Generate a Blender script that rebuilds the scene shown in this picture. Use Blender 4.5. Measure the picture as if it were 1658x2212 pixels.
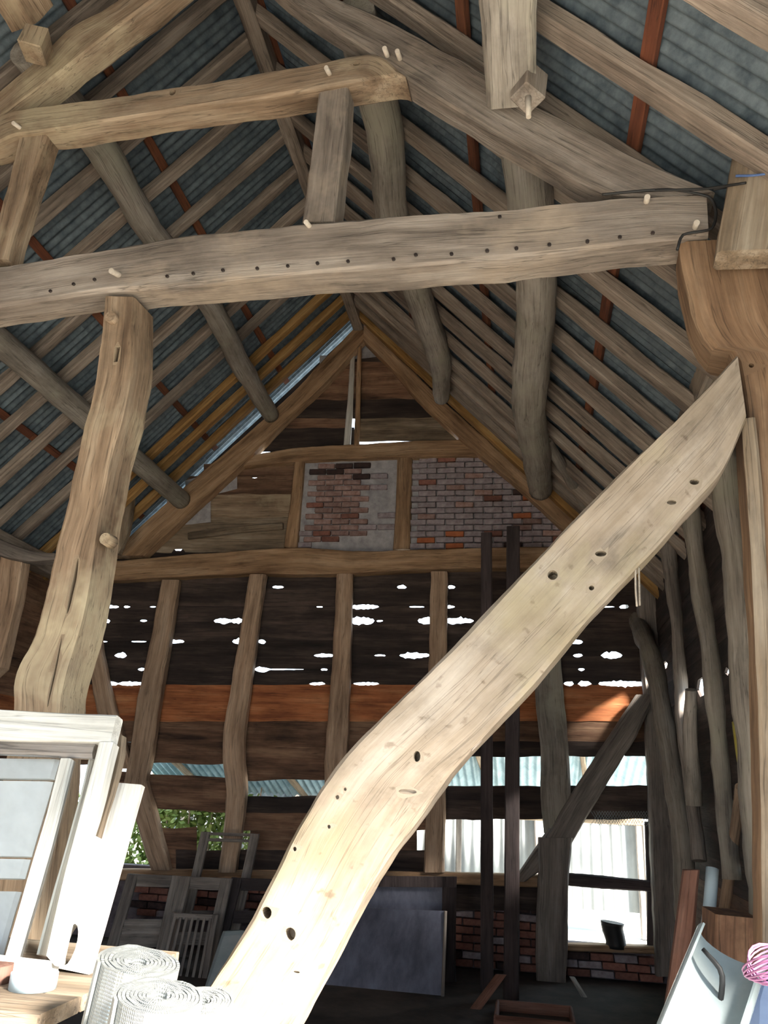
import bpy, bmesh, math, random
from mathutils import Vector, Matrix, noise
import mathutils
random.seed(11)
for o in list(bpy.data.objects): bpy.data.objects.remove(o)
SC = bpy.context.scene; COL = SC.collection
V = Vector

# ------------------------------------------------------------------ camera
EYE = V((0, 0, 1.65))
F = 1720.0; CX, CY = 829.0, 1106.0
AX = V((0.98569228, -0.01229955, -0.1681055))
AY = V((0.16261964, 0.33172246, 0.92925511))
AZ = V((0.04433495, -0.94329684, 0.32897642))
cam = bpy.data.cameras.new('camera'); cam.sensor_fit = 'HORIZONTAL'; cam.sensor_width = 36.0
cam.lens = F / 1658 * 36; cam.clip_start = 0.05; cam.clip_end = 200
co = bpy.data.objects.new('camera', cam); COL.objects.link(co); SC.camera = co
cr = V((AX[0], AY[0], AZ[0])); cd = V((AX[1], AY[1], AZ[1])); cf = V((AX[2], AY[2], AZ[2]))
m = Matrix.Identity(4)
for i in range(3): m[i][0] = cr[i]; m[i][1] = -cd[i]; m[i][2] = -cf[i]; m[i][3] = EYE[i]
co.matrix_world = m

# ------------------------------------------------------------------ world, sun, exposure
SC.view_settings.view_transform = 'Standard'; SC.view_settings.look = 'None'
SC.view_settings.gamma = 1; SC.view_settings.use_curve_mapping = False
SC.view_settings.exposure = 1.25
w = bpy.data.worlds.new('sky'); SC.world = w; w.use_nodes = True
bg = w.node_tree.nodes['Background']; bg.inputs[0].default_value = (0.70, 0.85, 1.0, 1); bg.inputs[1].default_value = 2.5
sun = bpy.data.lights.new('sun', 'SUN'); sun.energy = 26; sun.angle = 0.28; sun.color = (1.0, 0.93, 0.84)
so = bpy.data.objects.new('sun', sun); COL.objects.link(so)
so.rotation_euler = V((-0.62, 0.45, -0.52)).to_track_quat('-Z', 'Y').to_euler()
# daylight portal in the big open doorway behind the photographer
DX0, DX1, DZ1, DY = -3.0, -0.2, 2.6, -0.9
SY0, SY1, SZ = -.6, 1.8, 3.35          # unseen side doorway, added in the right wall to let sun onto the brace
pl = bpy.data.lights.new('doorway_daylight', 'AREA'); pl.shape = 'RECTANGLE'; pl.size = DX1-DX0; pl.size_y = DZ1
pl.cycles.is_portal = True
po = bpy.data.objects.new('doorway_daylight', pl); COL.objects.link(po); po.location = ((DX0+DX1)/2, DY, DZ1/2)
po.rotation_euler = V((0, 1, 0)).to_track_quat('-Z', 'Z').to_euler()
pl = bpy.data.lights.new('added_side_door_daylight', 'AREA'); pl.shape = 'RECTANGLE'; pl.size = SY1-SY0; pl.size_y = SZ; pl.cycles.is_portal = True
po = bpy.data.objects.new('added_side_door_daylight', pl); COL.objects.link(po); po.location = (1.47, (SY0+SY1)/2, SZ/2)
po.rotation_euler = V((-1, 0, 0)).to_track_quat('-Z', 'Y').to_euler()

# ------------------------------------------------------------------ helpers
def ray(px, py):
    a, b = px-CX, py-CY
    d = V((a, b, F)); return V((AX.dot(d), AY.dot(d), AZ.dot(d)))
def PL(px, py, n, d):            # point seen at a pixel on the plane n.(p-eye)=d
    r = ray(px, py); return EYE + r*(d/V(n).dot(r))
def PY(px, py, Y): return PL(px, py, (0, 1, 0), Y)
def PX(px, py, X): return PL(px, py, (1, 0, 0), X)
TN = V((0.07, 1, 0)); TD = 3.15   # the nearest truss stands in this plane
def PT(px, py, dy=0): return PL(px, py, TN, TD+dy)
TB = TN.normalized()
G = 9.0

def link(name, me, mat, parent=None):
    o = bpy.data.objects.new(name, me); COL.objects.link(o)
    if mat is not None and not me.materials: me.materials.append(mat)
    if parent is not None: o.parent = parent; o.matrix_parent_inverse = parent.matrix_world.inverted()
    return o
def tag(o, label=None, cat=None, group=None, kind=None):
    if label: o['label'] = label
    if cat: o['category'] = cat
    if group: o['group'] = group
    if kind: o['kind'] = kind
    return o
def empty(name, loc, label=None, cat=None, group=None, kind=None):
    o = bpy.data.objects.new(name, None); COL.objects.link(o); o.location = loc; o.empty_display_size = .1
    o.matrix_world = Matrix.Translation(loc)
    return tag(o, label, cat, group, kind)
def mesh(name, vs, fs, tc=None, smooth=False, caps=0):
    me = bpy.data.meshes.new(name); me.from_pydata([tuple(v) for v in vs], [], fs)
    n = len(me.polygons)
    if smooth: me.polygons.foreach_set('use_smooth', [i < n-caps for i in range(n)])
    a = me.attributes.new('tc', 'FLOAT_VECTOR', 'POINT')
    if tc is None:
        off = V((random.uniform(0, 50), random.uniform(0, 50), random.uniform(0, 50)))
        tc = [V((v[0], v[1], v[2]))+off for v in vs]
    flat = [c for t in tc for c in t]; a.data.foreach_set('vector', flat)
    me.update(); return me
def resample(pts, n, smooth=True):
    L = [0]
    for i in range(1, len(pts)): L.append(L[-1]+(pts[i]-pts[i-1]).length)
    out = []
    for k in range(n):
        s = L[-1]*k/(n-1); i = 0
        while i < len(pts)-2 and L[i+1] < s: i += 1
        t = (s-L[i])/max(1e-9, L[i+1]-L[i])
        if smooth and len(pts) > 2:
            p1, p2 = pts[i], pts[i+1]; p0 = pts[i-1] if i > 0 else p1*2-p2; p3 = pts[i+2] if i+2 < len(pts) else p2*2-p1
            c = 0.5*((2*p1)+(p2-p0)*t+(2*p0-5*p1+4*p2-p3)*t*t+(-p0+3*p1-3*p2+p3)*t**3)
            lin = p1.lerp(p2, t); out.append(c.lerp(lin, .35))
        else: out.append(pts[i].lerp(pts[i+1], t))
    return out, L[-1]
def beam(name, A, B, D, mat, parent=None, seg=.07, ch=.012, wob=.006, sub=3, freq=5., smooth=True, maxn=90):
    """timber between two rails A,B of its near face, D = depth vector; waney, chamfered, slightly uneven"""
    L = max(sum((A[i+1]-A[i]).length for i in range(len(A)-1)), sum((B[i+1]-B[i]).length for i in range(len(B)-1)))
    n = max(2, min(maxn, int(L/seg)+1))
    a, la = resample(A, n); b, lb = resample(B, n)
    off = V((random.uniform(0, 40), random.uniform(0, 40), random.uniform(0, 40)))
    vs, tc, fs = [], [], []
    for k in range(n):
        Dk = D
        c4 = [a[k], b[k], b[k]+Dk, a[k]+Dk]
        W = (b[k]-a[k]).length; H = Dk.length
        l4 = [(0, 0), (W, 0), (W, H), (0, H)]
        cen = (c4[0]+c4[2])/2; s = L*k/(n-1)
        for e in range(4):
            p, q = c4[e], c4[(e+1) % 4]; lp, lq = V(l4[e]), V(l4[(e+1) % 4]); el = max(1e-6, (q-p).length)
            c = min(.35, ch/el*(1+.9*noise.noise(V((s*2, e*7, 0))+off)))
            ts = [c]+[c+(1-2*c)*j/sub for j in range(1, sub)]+[1-c]
            for t in ts:
                pos = p.lerp(q, t); l = lp.lerp(lq, t)
                nn = noise.noise(pos*freq+off)*.7+noise.noise(pos*freq*3.3+off)*.3
                dv = (pos-cen); dv = dv.normalized() if dv.length > 1e-6 else dv
                vs.append(pos+dv*nn*wob); tc.append(V((l[0], l[1], s))+off)
    m_ = 4*(sub+1)
    for k in range(n-1):
        for j in range(m_):
            j2 = (j+1) % m_
            fs.append((k*m_+j, k*m_+j2, (k+1)*m_+j2, (k+1)*m_+j))
    fs.append(tuple(range(m_-1, -1, -1))); fs.append(tuple((n-1)*m_+j for j in range(m_)))
    me = mesh(name, vs, fs, tc, smooth, 2)
    bm = bmesh.new(); bm.from_mesh(me); bmesh.ops.recalc_face_normals(bm, faces=bm.faces); bm.to_mesh(me); bm.free()
    if smooth: me.set_sharp_from_angle(angle=.42)
    return link(name, me, mat, parent)
def bar(name, p, q, wv, dv, mat, parent=None, **kw):
    """straight timber with centre line p-q, full width vector wv, full depth vector dv"""
    wv, dv = V(wv), V(dv); h = (wv+dv)/2
    return beam(name, [p-h, q-h], [p-h+wv, q-h+wv], dv, mat, parent, **kw)
def pole(name, pts, rad, mat, parent=None, sides=14, seg=.07, wob=.01, flat=1.0, freq=3.5, maxn=100, ends=True):
    n = max(2, min(maxn, int(sum((pts[i+1]-pts[i]).length for i in range(len(pts)-1))/seg)+1))
    P, L = resample(pts, n); R, _ = resample([V((i, r, 0)) for i, r in enumerate(rad)], n, False) if len(rad) > 1 else ([V((0, rad[0], 0))]*n, 0)
    off = V((random.uniform(0, 40), random.uniform(0, 40), random.uniform(0, 40)))
    vs, tc, fs = [], [], []
    u = None
    for k in range(n):
        t = (P[min(k+1, n-1)]-P[max(k-1, 0)]).normalized()
        if u is None:
            u = t.orthogonal().normalized()
        u = (u-t*u.dot(t)).normalized(); v = t.cross(u); r = R[k][1]
        for j in range(sides):
            a = 2*math.pi*j/sides; d = u*math.cos(a)+v*math.sin(a)*flat
            pos = P[k]+d*r
            rr = 1+0
            nn = noise.noise(pos*freq+off)*.7+noise.noise(pos*freq*3+off)*.3
            vs.append(pos+d*nn*wob); tc.append(V((math.cos(a)*r, math.sin(a)*r, L*k/(n-1)))+off)
    for k in range(n-1):
        for j in range(sides):
            j2 = (j+1) % sides; fs.append((k*sides+j, k*sides+j2, (k+1)*sides+j2, (k+1)*sides+j))
    if ends: fs.append(tuple(range(sides-1, -1, -1))); fs.append(tuple((n-1)*sides+j for j in range(sides)))
    return link(name, mesh(name, vs, fs, tc, True, 2 if ends else 0), mat, parent)
def boxmesh(name, sx, sy, sz, bev=.004, jit=0):
    bm = bmesh.new(); bmesh.ops.create_cube(bm, size=1)
    for v in bm.verts: v.co = V((v.co.x*sx, v.co.y*sy, v.co.z*sz))+V((random.uniform(-jit, jit), random.uniform(-jit, jit), random.uniform(-jit, jit)))
    if bev: bmesh.ops.bevel(bm, geom=bm.edges[:], offset=bev, segments=1, affect='EDGES')
    vs = [v.co.copy() for v in bm.verts]; fs = [tuple(v.index for v in f.verts) for f in bm.faces]
    bm.verts.index_update(); fs = [tuple(v.index for v in f.verts) for f in bm.faces]; bm.free()
    return mesh(name, vs, fs)
def box(name, c, size, mat, parent=None, rot=None, bev=.004, jit=0):
    o = link(name, boxmesh(name, *size, bev=bev, jit=jit), mat)
    M = Matrix.Translation(c)
    if rot is not None: M = M @ rot.to_4x4()
    o.matrix_world = M
    if parent is not None: o.parent = parent; o.matrix_parent_inverse = parent.matrix_world.inverted()
    return o
def cut(o, cutters):
    """carve real holes: cutters = [(center, direction, radius_x, radius_y(up), depth)]"""
    vs, fs = [], []
    for (c, d, u, rx, ry, dep, sq) in cutters:
        d = d.normalized(); u = (u-d*u.dot(d)).normalized(); v = d.cross(u); n = 4 if sq else 14; b = len(vs)
        for s in (-.5, .5):
            for j in range(n):
                a = 2*math.pi*(j+.5)/n; k = 1.414 if sq else 1
                vs.append(c+d*dep*s+v*math.cos(a)*rx*k+u*math.sin(a)*ry*k)
        for j in range(n): fs.append((b+j, b+(j+1) % n, b+n+(j+1) % n, b+n+j))
        fs.append(tuple(b+n-1-j for j in range(n))); fs.append(tuple(b+n+j for j in range(n)))
    me = mesh('cutter', vs, fs); bm = bmesh.new(); bm.from_mesh(me); bmesh.ops.recalc_face_normals(bm, faces=bm.faces); bm.to_mesh(me); bm.free()
    c = bpy.data.objects.new('cutter', me); COL.objects.link(c)
    md = o.modifiers.new('b', 'BOOLEAN'); md.object = c; md.operation = 'DIFFERENCE'; md.solver = 'EXACT'
    bpy.context.view_layer.update(); dg = bpy.context.evaluated_depsgraph_get()
    nm = bpy.data.meshes.new_from_object(o.evaluated_get(dg)); o.modifiers.clear(); old = o.data; o.data = nm
    if not nm.materials: nm.materials.append(old.materials[0])
    bpy.data.objects.remove(c)

# ------------------------------------------------------------------ materials
def nodes(name, rough=.8):
    m = bpy.data.materials.new(name); m.use_nodes = True; nt = m.node_tree
    b = nt.nodes['Principled BSDF']; b.inputs['Roughness'].default_value = rough
    return m, nt, b
def N(nt, t, **kw):
    n = nt.nodes.new(t)
    for k, v in kw.items():
        if k in n.inputs: n.inputs[k].default_value = v
        else: setattr(n, k, v)
    return n
def ramp(nt, fac, stops):
    r = nt.nodes.new('ShaderNodeValToRGB'); nt.links.new(fac, r.inputs[0])
    e = r.color_ramp.elements
    while len(e) < len(stops): e.new(.5)
    for i, (p, c) in enumerate(stops): e[i].position = p; e[i].color = (*c, 1) if len(c) == 3 else c
    return r.outputs[0]
def g(v): return (v, v, v)
def mix(nt, f, a, b, mode='MIX'):
    m = nt.nodes.new('ShaderNodeMix'); m.data_type = 'RGBA'; m.blend_type = mode
    for s, x in ((m.inputs[0], f), (m.inputs[6], a), (m.inputs[7], b)):
        if hasattr(x, 'is_linked') or hasattr(x, 'node'): nt.links.new(x, s)
        else: s.default_value = x if not isinstance(x, tuple) or len(x) == 4 else (*x, 1)
    return m.outputs[2]
def noi(nt, vec, scale, det=4, rough=.6, sc=(1, 1, 1)):
    mp = N(nt, 'ShaderNodeMapping'); mp.inputs['Scale'].default_value = sc; nt.links.new(vec, mp.inputs[0])
    n = N(nt, 'ShaderNodeTexNoise', Scale=scale, Detail=det, Roughness=rough); nt.links.new(mp.outputs[0], n.inputs[0]); return n.outputs[0]
def wood(name, dark, mid, light, dirt=.5, rough=.85, var=.35, bump=.35, patch=None, crack=.6, grain=.55, spots=False):
    m, nt, b = nodes(name, rough)
    at = N(nt, 'ShaderNodeAttribute', attribute_name='tc'); v = at.outputs['Vector']
    broad = noi(nt, v, 1, 4, .6, (9, 9, 1.1)); fine = noi(nt, v, 1, 5, .65, (70, 70, 2.5)); blot = noi(nt, v, 3.2, 6, .7, (1, 1, .6))
    c = ramp(nt, broad, [(.28, dark), (.5, mid), (.72, light)])
    c = mix(nt, grain, c, ramp(nt, fine, [(.3, g(.45)), (.7, g(1.2))]), 'MULTIPLY')
    c = mix(nt, dirt, c, ramp(nt, blot, [(.3, g(.35)), (.5, g(.9)), (.7, g(1.15))]), 'MULTIPLY')
    if patch: c = mix(nt, ramp(nt, noi(nt, v, 1.6, 5, .65, (1, 1, .8)), [(.5, g(0)), (.66, g(1))]), c, patch)
    if spots:
        c = mix(nt, .55, c, ramp(nt, noi(nt, v, 17, 3, .5), [(.27, (.35, .29, .24)), (.36, g(1))]), 'MULTIPLY')
        c = mix(nt, .5, c, ramp(nt, noi(nt, v, 2.2, 4, .6), [(.35, (.62, .56, .46)), (.6, g(1.1))]), 'MULTIPLY')
    cr = ramp(nt, noi(nt, v, 1, 3, .5, (26, 26, .7)), [(.485, g(1)), (.5, g(1-crack)), (.515, g(1))])
    c = mix(nt, .8, c, cr, 'MULTIPLY')
    oi = N(nt, 'ShaderNodeObjectInfo'); mr = N(nt, 'ShaderNodeMapRange'); nt.links.new(oi.outputs['Random'], mr.inputs[0])
    mr.inputs[3].default_value = 1-var; mr.inputs[4].default_value = 1+var
    hs = N(nt, 'ShaderNodeHueSaturation'); nt.links.new(c, hs.inputs['Color']); nt.links.new(mr.outputs[0], hs.inputs['Value'])
    nt.links.new(hs.outputs[0], b.inputs['Base Color'])
    bp = N(nt, 'ShaderNodeBump', Strength=bump, Distance=.012)
    mx = N(nt, 'ShaderNodeMath', operation='ADD'); nt.links.new(fine, mx.inputs[0]); nt.links.new(cr, mx.inputs[1])
    nt.links.new(mx.outputs[0], bp.inputs['Height']); nt.links.new(bp.outputs[0], b.inputs['Normal'])
    return m
def plain(name, a, b_, scale=8, rough=.7, metal=0, bump=.1, var=.15, sc=(1, 1, 1)):
    m, nt, b = nodes(name, rough); b.inputs['Metallic'].default_value = metal
    at = N(nt, 'ShaderNodeAttribute', attribute_name='tc'); v = at.outputs['Vector']
    n = noi(nt, v, scale, 7, .68, sc); c = ramp(nt, n, [(.33, a), (.67, b_)])
    oi = N(nt, 'ShaderNodeObjectInfo'); mr = N(nt, 'ShaderNodeMapRange'); nt.links.new(oi.outputs['Random'], mr.inputs[0])
    mr.inputs[3].default_value = 1-var; mr.inputs[4].default_value = 1+var
    hs = N(nt, 'ShaderNodeHueSaturation'); nt.links.new(c, hs.inputs['Color']); nt.links.new(mr.outputs[0], hs.inputs['Value'])
    nt.links.new(hs.outputs[0], b.inputs['Base Color'])
    bp = N(nt, 'ShaderNodeBump', Strength=bump, Distance=.01); nt.links.new(n, bp.inputs['Height']); nt.links.new(bp.outputs[0], b.inputs['Normal'])
    return m
M = {}
M['oak'] = wood('old_oak', (.12, .095, .075), (.27, .225, .185), (.43, .375, .32), .6, patch=(.36, .29, .22), var=.06)
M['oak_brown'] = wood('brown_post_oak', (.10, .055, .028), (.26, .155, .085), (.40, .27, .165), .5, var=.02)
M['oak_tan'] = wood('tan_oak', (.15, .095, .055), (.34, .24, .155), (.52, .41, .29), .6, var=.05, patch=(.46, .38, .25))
M['brace'] = wood('bleached_oak', (.27, .215, .155), (.385, .32, .25), (.50, .44, .37), .75, var=.0, patch=(.36, .31, .21), crack=.45, bump=.2, grain=.25, spots=True)
M['pole'] = wood('grey_pole', (.18, .155, .13), (.37, .33, .28), (.52, .475, .42), .6, var=.1, patch=(.36, .34, .27))
M['rafter'] = wood('rafter_wood', (.16, .125, .10), (.34, .275, .22), (.50, .42, .35), .6, var=.2)
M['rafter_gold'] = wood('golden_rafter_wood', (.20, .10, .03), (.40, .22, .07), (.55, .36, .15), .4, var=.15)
M['gable_oak'] = wood('brown_oak', (.20, .11, .055), (.45, .28, .155), (.62, .43, .27), .5, var=.12)
M['stud'] = wood('stud_oak', (.26, .165, .105), (.50, .345, .23), (.66, .49, .35), .4, var=.12)
M['board'] = wood('blackened_board', (.018, .013, .012), (.055, .038, .032), (.13, .092, .075), .7, var=.3)
M['board_brown'] = wood('brown_board', (.06, .03, .02), (.25, .135, .08), (.42, .26, .16), .8, var=.25)
M['board_orange'] = wood('orange_board', (.24, .07, .025), (.54, .19, .07), (.70, .32, .14), .5, var=.12)
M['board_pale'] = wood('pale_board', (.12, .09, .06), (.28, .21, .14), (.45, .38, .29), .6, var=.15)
M['rust'] = wood('rusty_batten', (.07, .02, .01), (.16, .05, .022), (.24, .09, .04), .5, var=.3)
M['white_paint'] = wood('flaking_white_paint', (.45, .43, .38), (.66, .64, .58), (.80, .78, .73), .35, var=.06, bump=.2, crack=.4)
M['grey_wood'] = wood('weathered_grey_wood', (.13, .11, .10), (.28, .245, .215), (.42, .37, .33), .5, var=.12)
M['dark_pole'] = wood('dark_stained_pole', (.025, .02, .02), (.06, .045, .045), (.10, .075, .075), .5, var=.1)
M['red_wood'] = wood('red_brown_wood', (.13, .05, .03), (.27, .13, .09), (.38, .22, .17), .5, var=.1)
M['sheet'] = plain('fibre_cement', (.05, .072, .09), (.15, .19, .215), 11, .75, 0, .25, .25)
M['sheet_blue'] = plain('pale_blue_sheet', (.22, .36, .44), (.42, .58, .66), 5, .5, 0, .1, .1)
M['sheet_white'] = plain('white_sheet', (.16, .17, .17), (.30, .32, .32), 3, .6, 0, .1, .05, (1, 1, .3))
M['mortar'] = plain('whitewash_plaster', (.26, .25, .26), (.50, .49, .50), 7, .9, 0, .5, .05)
M['brick_ww'] = plain('whitewashed_brick', (.24, .19, .20), (.46, .41, .43), 12, .9, 0, .5, .12)
M['brick_faded'] = plain('faded_brick', (.22, .12, .10), (.42, .30, .27), 14, .9, 0, .4, .2)
M['brick_red'] = plain('red_brick', (.17, .07, .055), (.33, .15, .11), 14, .9, 0, .4, .3)
M['brick_orange'] = plain('orange_brick', (.36, .10, .04), (.50, .17, .07), 14, .9, 0, .4, .1)
M['brick_dark'] = plain('dark_brick', (.03, .02, .02), (.09, .05, .045), 14, .9, 0, .4, .3)
M['mortar_dark'] = plain('grimy_mortar', (.10, .08, .09), (.22, .19, .20), 9, .9, 0, .5, .05)
M['floor'] = plain('pale_dusty_floor', (.46, .40, .33), (.64, .57, .47), 4, .9, 0, .3, 0)
M['earth'] = plain('dark_earth_floor', (.025, .02, .017), (.07, .055, .045), 4, .95, 0, .5, 0)
M['ground'] = plain('yard_ground', (.30, .29, .25), (.42, .42, .38), 3, .9, 0, .3, 0)
M['plastic'] = plain('grey_plastic', (.20, .24, .245), (.29, .33, .335), 3, .22, 0, .05, .03)
M['pipe'] = plain('pale_blue_plastic', (.40, .50, .54), (.55, .66, .70), 3, .35, 0, .05, .03)
M['foil'] = plain('foil_insulation', (.26, .28, .28), (.40, .42, .41), 4, .35, .55, .1, .05)
M['sheetmetal'] = plain('blue_grey_sheet_metal', (.045, .05, .075), (.12, .13, .18), 6, .5, .2, .2, .05, (1, 1, .5))
M['black'] = plain('black_rubber', (.01, .01, .01), (.02, .02, .02), 6, .6)
M['blue_twine'] = plain('blue_twine', (.05, .10, .25), (.10, .17, .36), 30, .7)
M['pink'] = plain('purple_plastic_net', (.16, .05, .12), (.30, .12, .24), 6, .4)
M['blue'] = plain('blue_plastic', (.05, .09, .20), (.09, .15, .28), 4, .45)
M['peg'] = plain('pale_peg', (.45, .38, .30), (.62, .56, .48), 20, .7)
M['iron'] = plain('dark_iron', (.02, .016, .014), (.05, .035, .03), 20, .6, .3)
M['rope'] = plain('pale_rope', (.25, .21, .17), (.4, .36, .3), 60, .9)
M['leaf'] = plain('hedge_leaf', (.10, .18, .03), (.30, .34, .08), 6, .6)
M['cloth'] = plain('white_crumpled_cloth', (.66, .66, .64), (.82, .82, .80), 5, .8, 0, .5)
M['paper'] = plain('white_board', (.62, .64, .64), (.84, .86, .87), 4, .7, 0, .2)
M['moss'] = plain('yellow_board', (.36, .30, .05), (.55, .48, .12), 6, .8)
mg, nt, b = nodes('old_glass', .06)
tr_ = N(nt, 'ShaderNodeBsdfTransparent'); tr_.inputs[0].default_value = (.985, .99, .985, 1); gl = N(nt, 'ShaderNodeBsdfGlossy'); gl.inputs['Roughness'].default_value = .04
fr = N(nt, 'ShaderNodeFresnel', IOR=1.4); ms = N(nt, 'ShaderNodeMixShader'); nt.links.new(fr.outputs[0], ms.inputs[0]); nt.links.new(tr_.outputs[0], ms.inputs[1]); nt.links.new(gl.outputs[0], ms.inputs[2])
nt.links.new(ms.outputs[0], nt.nodes['Material Output'].inputs[0])
M['glass'] = mg
# bubble foil dimples as fine relief
nt = M['foil'].node_tree; bb = nt.nodes['Principled BSDF']
at = N(nt, 'ShaderNodeAttribute', attribute_name='tc'); vo = N(nt, 'ShaderNodeTexVoronoi', Scale=150); vo.inputs['Randomness'].default_value = 0
nt.links.new(at.outputs['Vector'], vo.inputs['Vector']); bp = N(nt, 'ShaderNodeBump', Strength=.6, Distance=.004)
nt.links.new(vo.outputs['Distance'], bp.inputs['Height']); nt.links.new(bp.outputs[0], bb.inputs['Normal'])

# ------------------------------------------------------------------ roof
XR, ZR = -2.068, 5.854+1.65           # ridge line; slope 1.06
SL = 1.06; CL = math.hypot(1, SL)
def roof(t, Y, side, n=0):            # t = horizontal run from ridge, n = outward offset
    return V((XR+side*(t+n*SL/CL), Y, ZR-SL*t+n/CL))
def corr(name, o, u, v, W, L, amp, pitch, mat, parent, nrm, th=0):
    """corrugated sheet: u = across corrugations, v = along them"""
    k = int(W/pitch*6); vs, fs, tc = [], [], []
    R = max(1, int(L/.8)); off = V((random.uniform(0, 30),)*3)
    for r in range(R+1):
        for i in range(k+1):
            s = W*i/k; vs.append(o+u*s+v*(L*r/R)+nrm*(amp*math.sin(2*math.pi*s/pitch))); tc.append(V((s, 0, L*r/R))+off)
    for r in range(R):
        for i in range(k): a = r*(k+1)+i; fs.append((a, a+1, a+k+2, a+k+1))
    return link(name, mesh(name, vs, fs, tc, True), mat, parent)
YF = DY
for side, nm in ((-1, 'left'), (1, 'right')):
    R = empty('ceiling_'+nm, roof(1.8, 4, side), kind='structure')
    vdn = V((side/CL, 0, -SL/CL)); nrm = V((side*SL/CL, 0, 1/CL))
    ys = [4.15, 4.63, 5.14, 5.65, 6.1, 6.55, 7.0, 7.42, 7.95, 8.3, 8.65] if side < 0 else [4.42, 4.96, 5.45, 5.9, 6.35, 6.75, 7.15, 7.6, 8.0, 8.35, 8.7]
    ys = [ys[0]-.52*k for k in range(9, 0, -1)]+ys
    for y in ys:
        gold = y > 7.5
        wv = V((0, .105 if side < 0 else .125, 0))
        j = random.uniform(-.012, .012)
        p, q = roof(-.02, y+j, side, .0), roof(3.62, y-j, side, .0)
        h = (wv-nrm*.09)/2
        midp = (p+q)/2+V((0, random.uniform(-.02, .02), 0))
        A = [p-h, midp-h, q-h]; B = [x+wv for x in A]
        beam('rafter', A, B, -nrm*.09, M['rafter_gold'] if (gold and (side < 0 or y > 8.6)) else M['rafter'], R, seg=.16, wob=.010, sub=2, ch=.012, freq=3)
    for t in (.03, .87, 1.74, 2.61, 3.45):
        y = YF
        while y < 8.9:
            y2 = min(9.05, y+2.45)
            bar('batten', roof(t, y, side, .07), roof(t, y2, side, .07), vdn*.075, nrm*.04, M['rust'], R, seg=.5, wob=.003, sub=1, ch=.004); y = y2+.006
    # corrugated sheets, laid in two courses
    y = YF-.1; i = 0
    while y < 9.0:
        W = .99; y2 = min(y+W, 9.28)
        for (t0, t1, n0, n1) in ((-.03, 1.98, .128, .112), (1.86, 3.85, .108, .095)):
            o = roof(t0, y, side, n0); e = roof(t1, y, side, n1); d = e-o
            corr('corrugated_sheet', o+nrm*(.004 if i % 2 else 0), V((0, 1, 0)), d.normalized(), y2-y+.05, d.length, .011, .076, M['sheet'], R, nrm)
        y = y2; i += 1
# ridge timber
bar('ridge_beam', V((XR, 3.9, ZR-.06)), V((XR, 8.93, ZR-.08)), V((.13, 0, 0)), V((0, 0, -.2)), M['rafter'], None, wob=.012, ch=.02)
tag(bpy.data.objects['ridge_beam'], 'long dusky ridge timber running under the apex of the roof to the gable', 'beam')
o = bar('ridge_cap', V((XR, YF, ZR+.16)), V((XR, 9.3, ZR+.16)), V((.3, 0, 0)), V((0, 0, .03)), M['sheet'], None, seg=1); tag(o, kind='structure')
o.name = 'trim_ridge'

# ------------------------------------------------------------------ purlins
def lab(o, l, c='beam', grp=None):
    n = o.name.split('.')[0]
    grp = grp or {'purlin': 'purlins under the rafters', 'foil_roll': 'silver foil rolls', 'white_board': 'white boards behind the sash', 'strut': 'struts of the near truss', 'cleat': 'blocks on the principal rafters'}.get(n)
    return tag(o, l, c, grp)
o = pole('purlin', [V((-3.14, 3.45, 6.10)), V((-3.08, 4.3, 6.13)), V((-3.14, 5.3, 6.15)), V((-3.06, 6.5, 6.2)), V((-3.12, 7.6, 6.16)), V((-3.13, 8.86, 6.12))], [.115, .12, .115, .115, .12, .10], M['pole'], wob=.02)
lab(o, 'upper left purlin, grey crooked pole crossing under the left rafters to end at the gable')
o = pole('purlin', [V((-4.15, 3.6, 4.95)), V((-4.2, 5.1, 4.99)), V((-4.22, 6.8, 5.0)), V((-4.2, 8.86, 4.98))], [.12, .115, .12, .115], M['pole'], wob=.012)
lab(o, 'lower left purlin, pale grey round pole passing behind the tan post')
o = pole('purlin', [V((-.95, 3.45, 6.1)), V((-.91, 4.3, 6.06)), V((-.99, 5.2, 6.06)), V((-.90, 6.4, 6.02)), V((-.82, 7.4, 6.0)), V((-.88, 8.27, 5.97))], [.13, .135, .13, .13, .125, .09], M['pole'], wob=.02)
lab(o, 'upper right purlin, grey pole with a pointed pale end short of the gable')
o = pole('purlin', [V((.05, 3.5, 5.06)), V((.10, 4.2, 4.98)), V((.13, 4.8, 4.92)), V((.11, 5.6, 4.9)), V((.09, 6.4, 4.86)), V((.17, 7.4, 4.84)), V((.22, 8.3, 4.83))], [.14, .14, .14, .15, .145, .14, .13], M['pole'], wob=.02)
lab(o, 'lower right purlin, thick crooked grey pole running down to the right gable rafter')
o = beam('purlin', [V((-.17, 1.2, 5.28)), V((-.16, 2.2, 5.2)), V((-.14, 3.12, 5.04))], [V((.07, 1.2, 5.28)), V((.10, 2.2, 5.2)), V((.10, 3.12, 5.04))], V((0, 0, -.16)), M['pole'], wob=.015, ch=.02)
lab(o, 'pale vertical looking purlin end at top centre right beside the wooden block')
o = beam('purlin', [V((-3.12, 1.2, 6.45)), V((-3.08, 3.33, 6.27))], [V((-2.95, 1.2, 6.5)), V((-2.9, 3.33, 6.33))], V((-.1, 0, -.16)), M['oak_tan'], wob=.01, ch=.02)
lab(o, 'tan purlin end in the top left corner of the roof')

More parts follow.
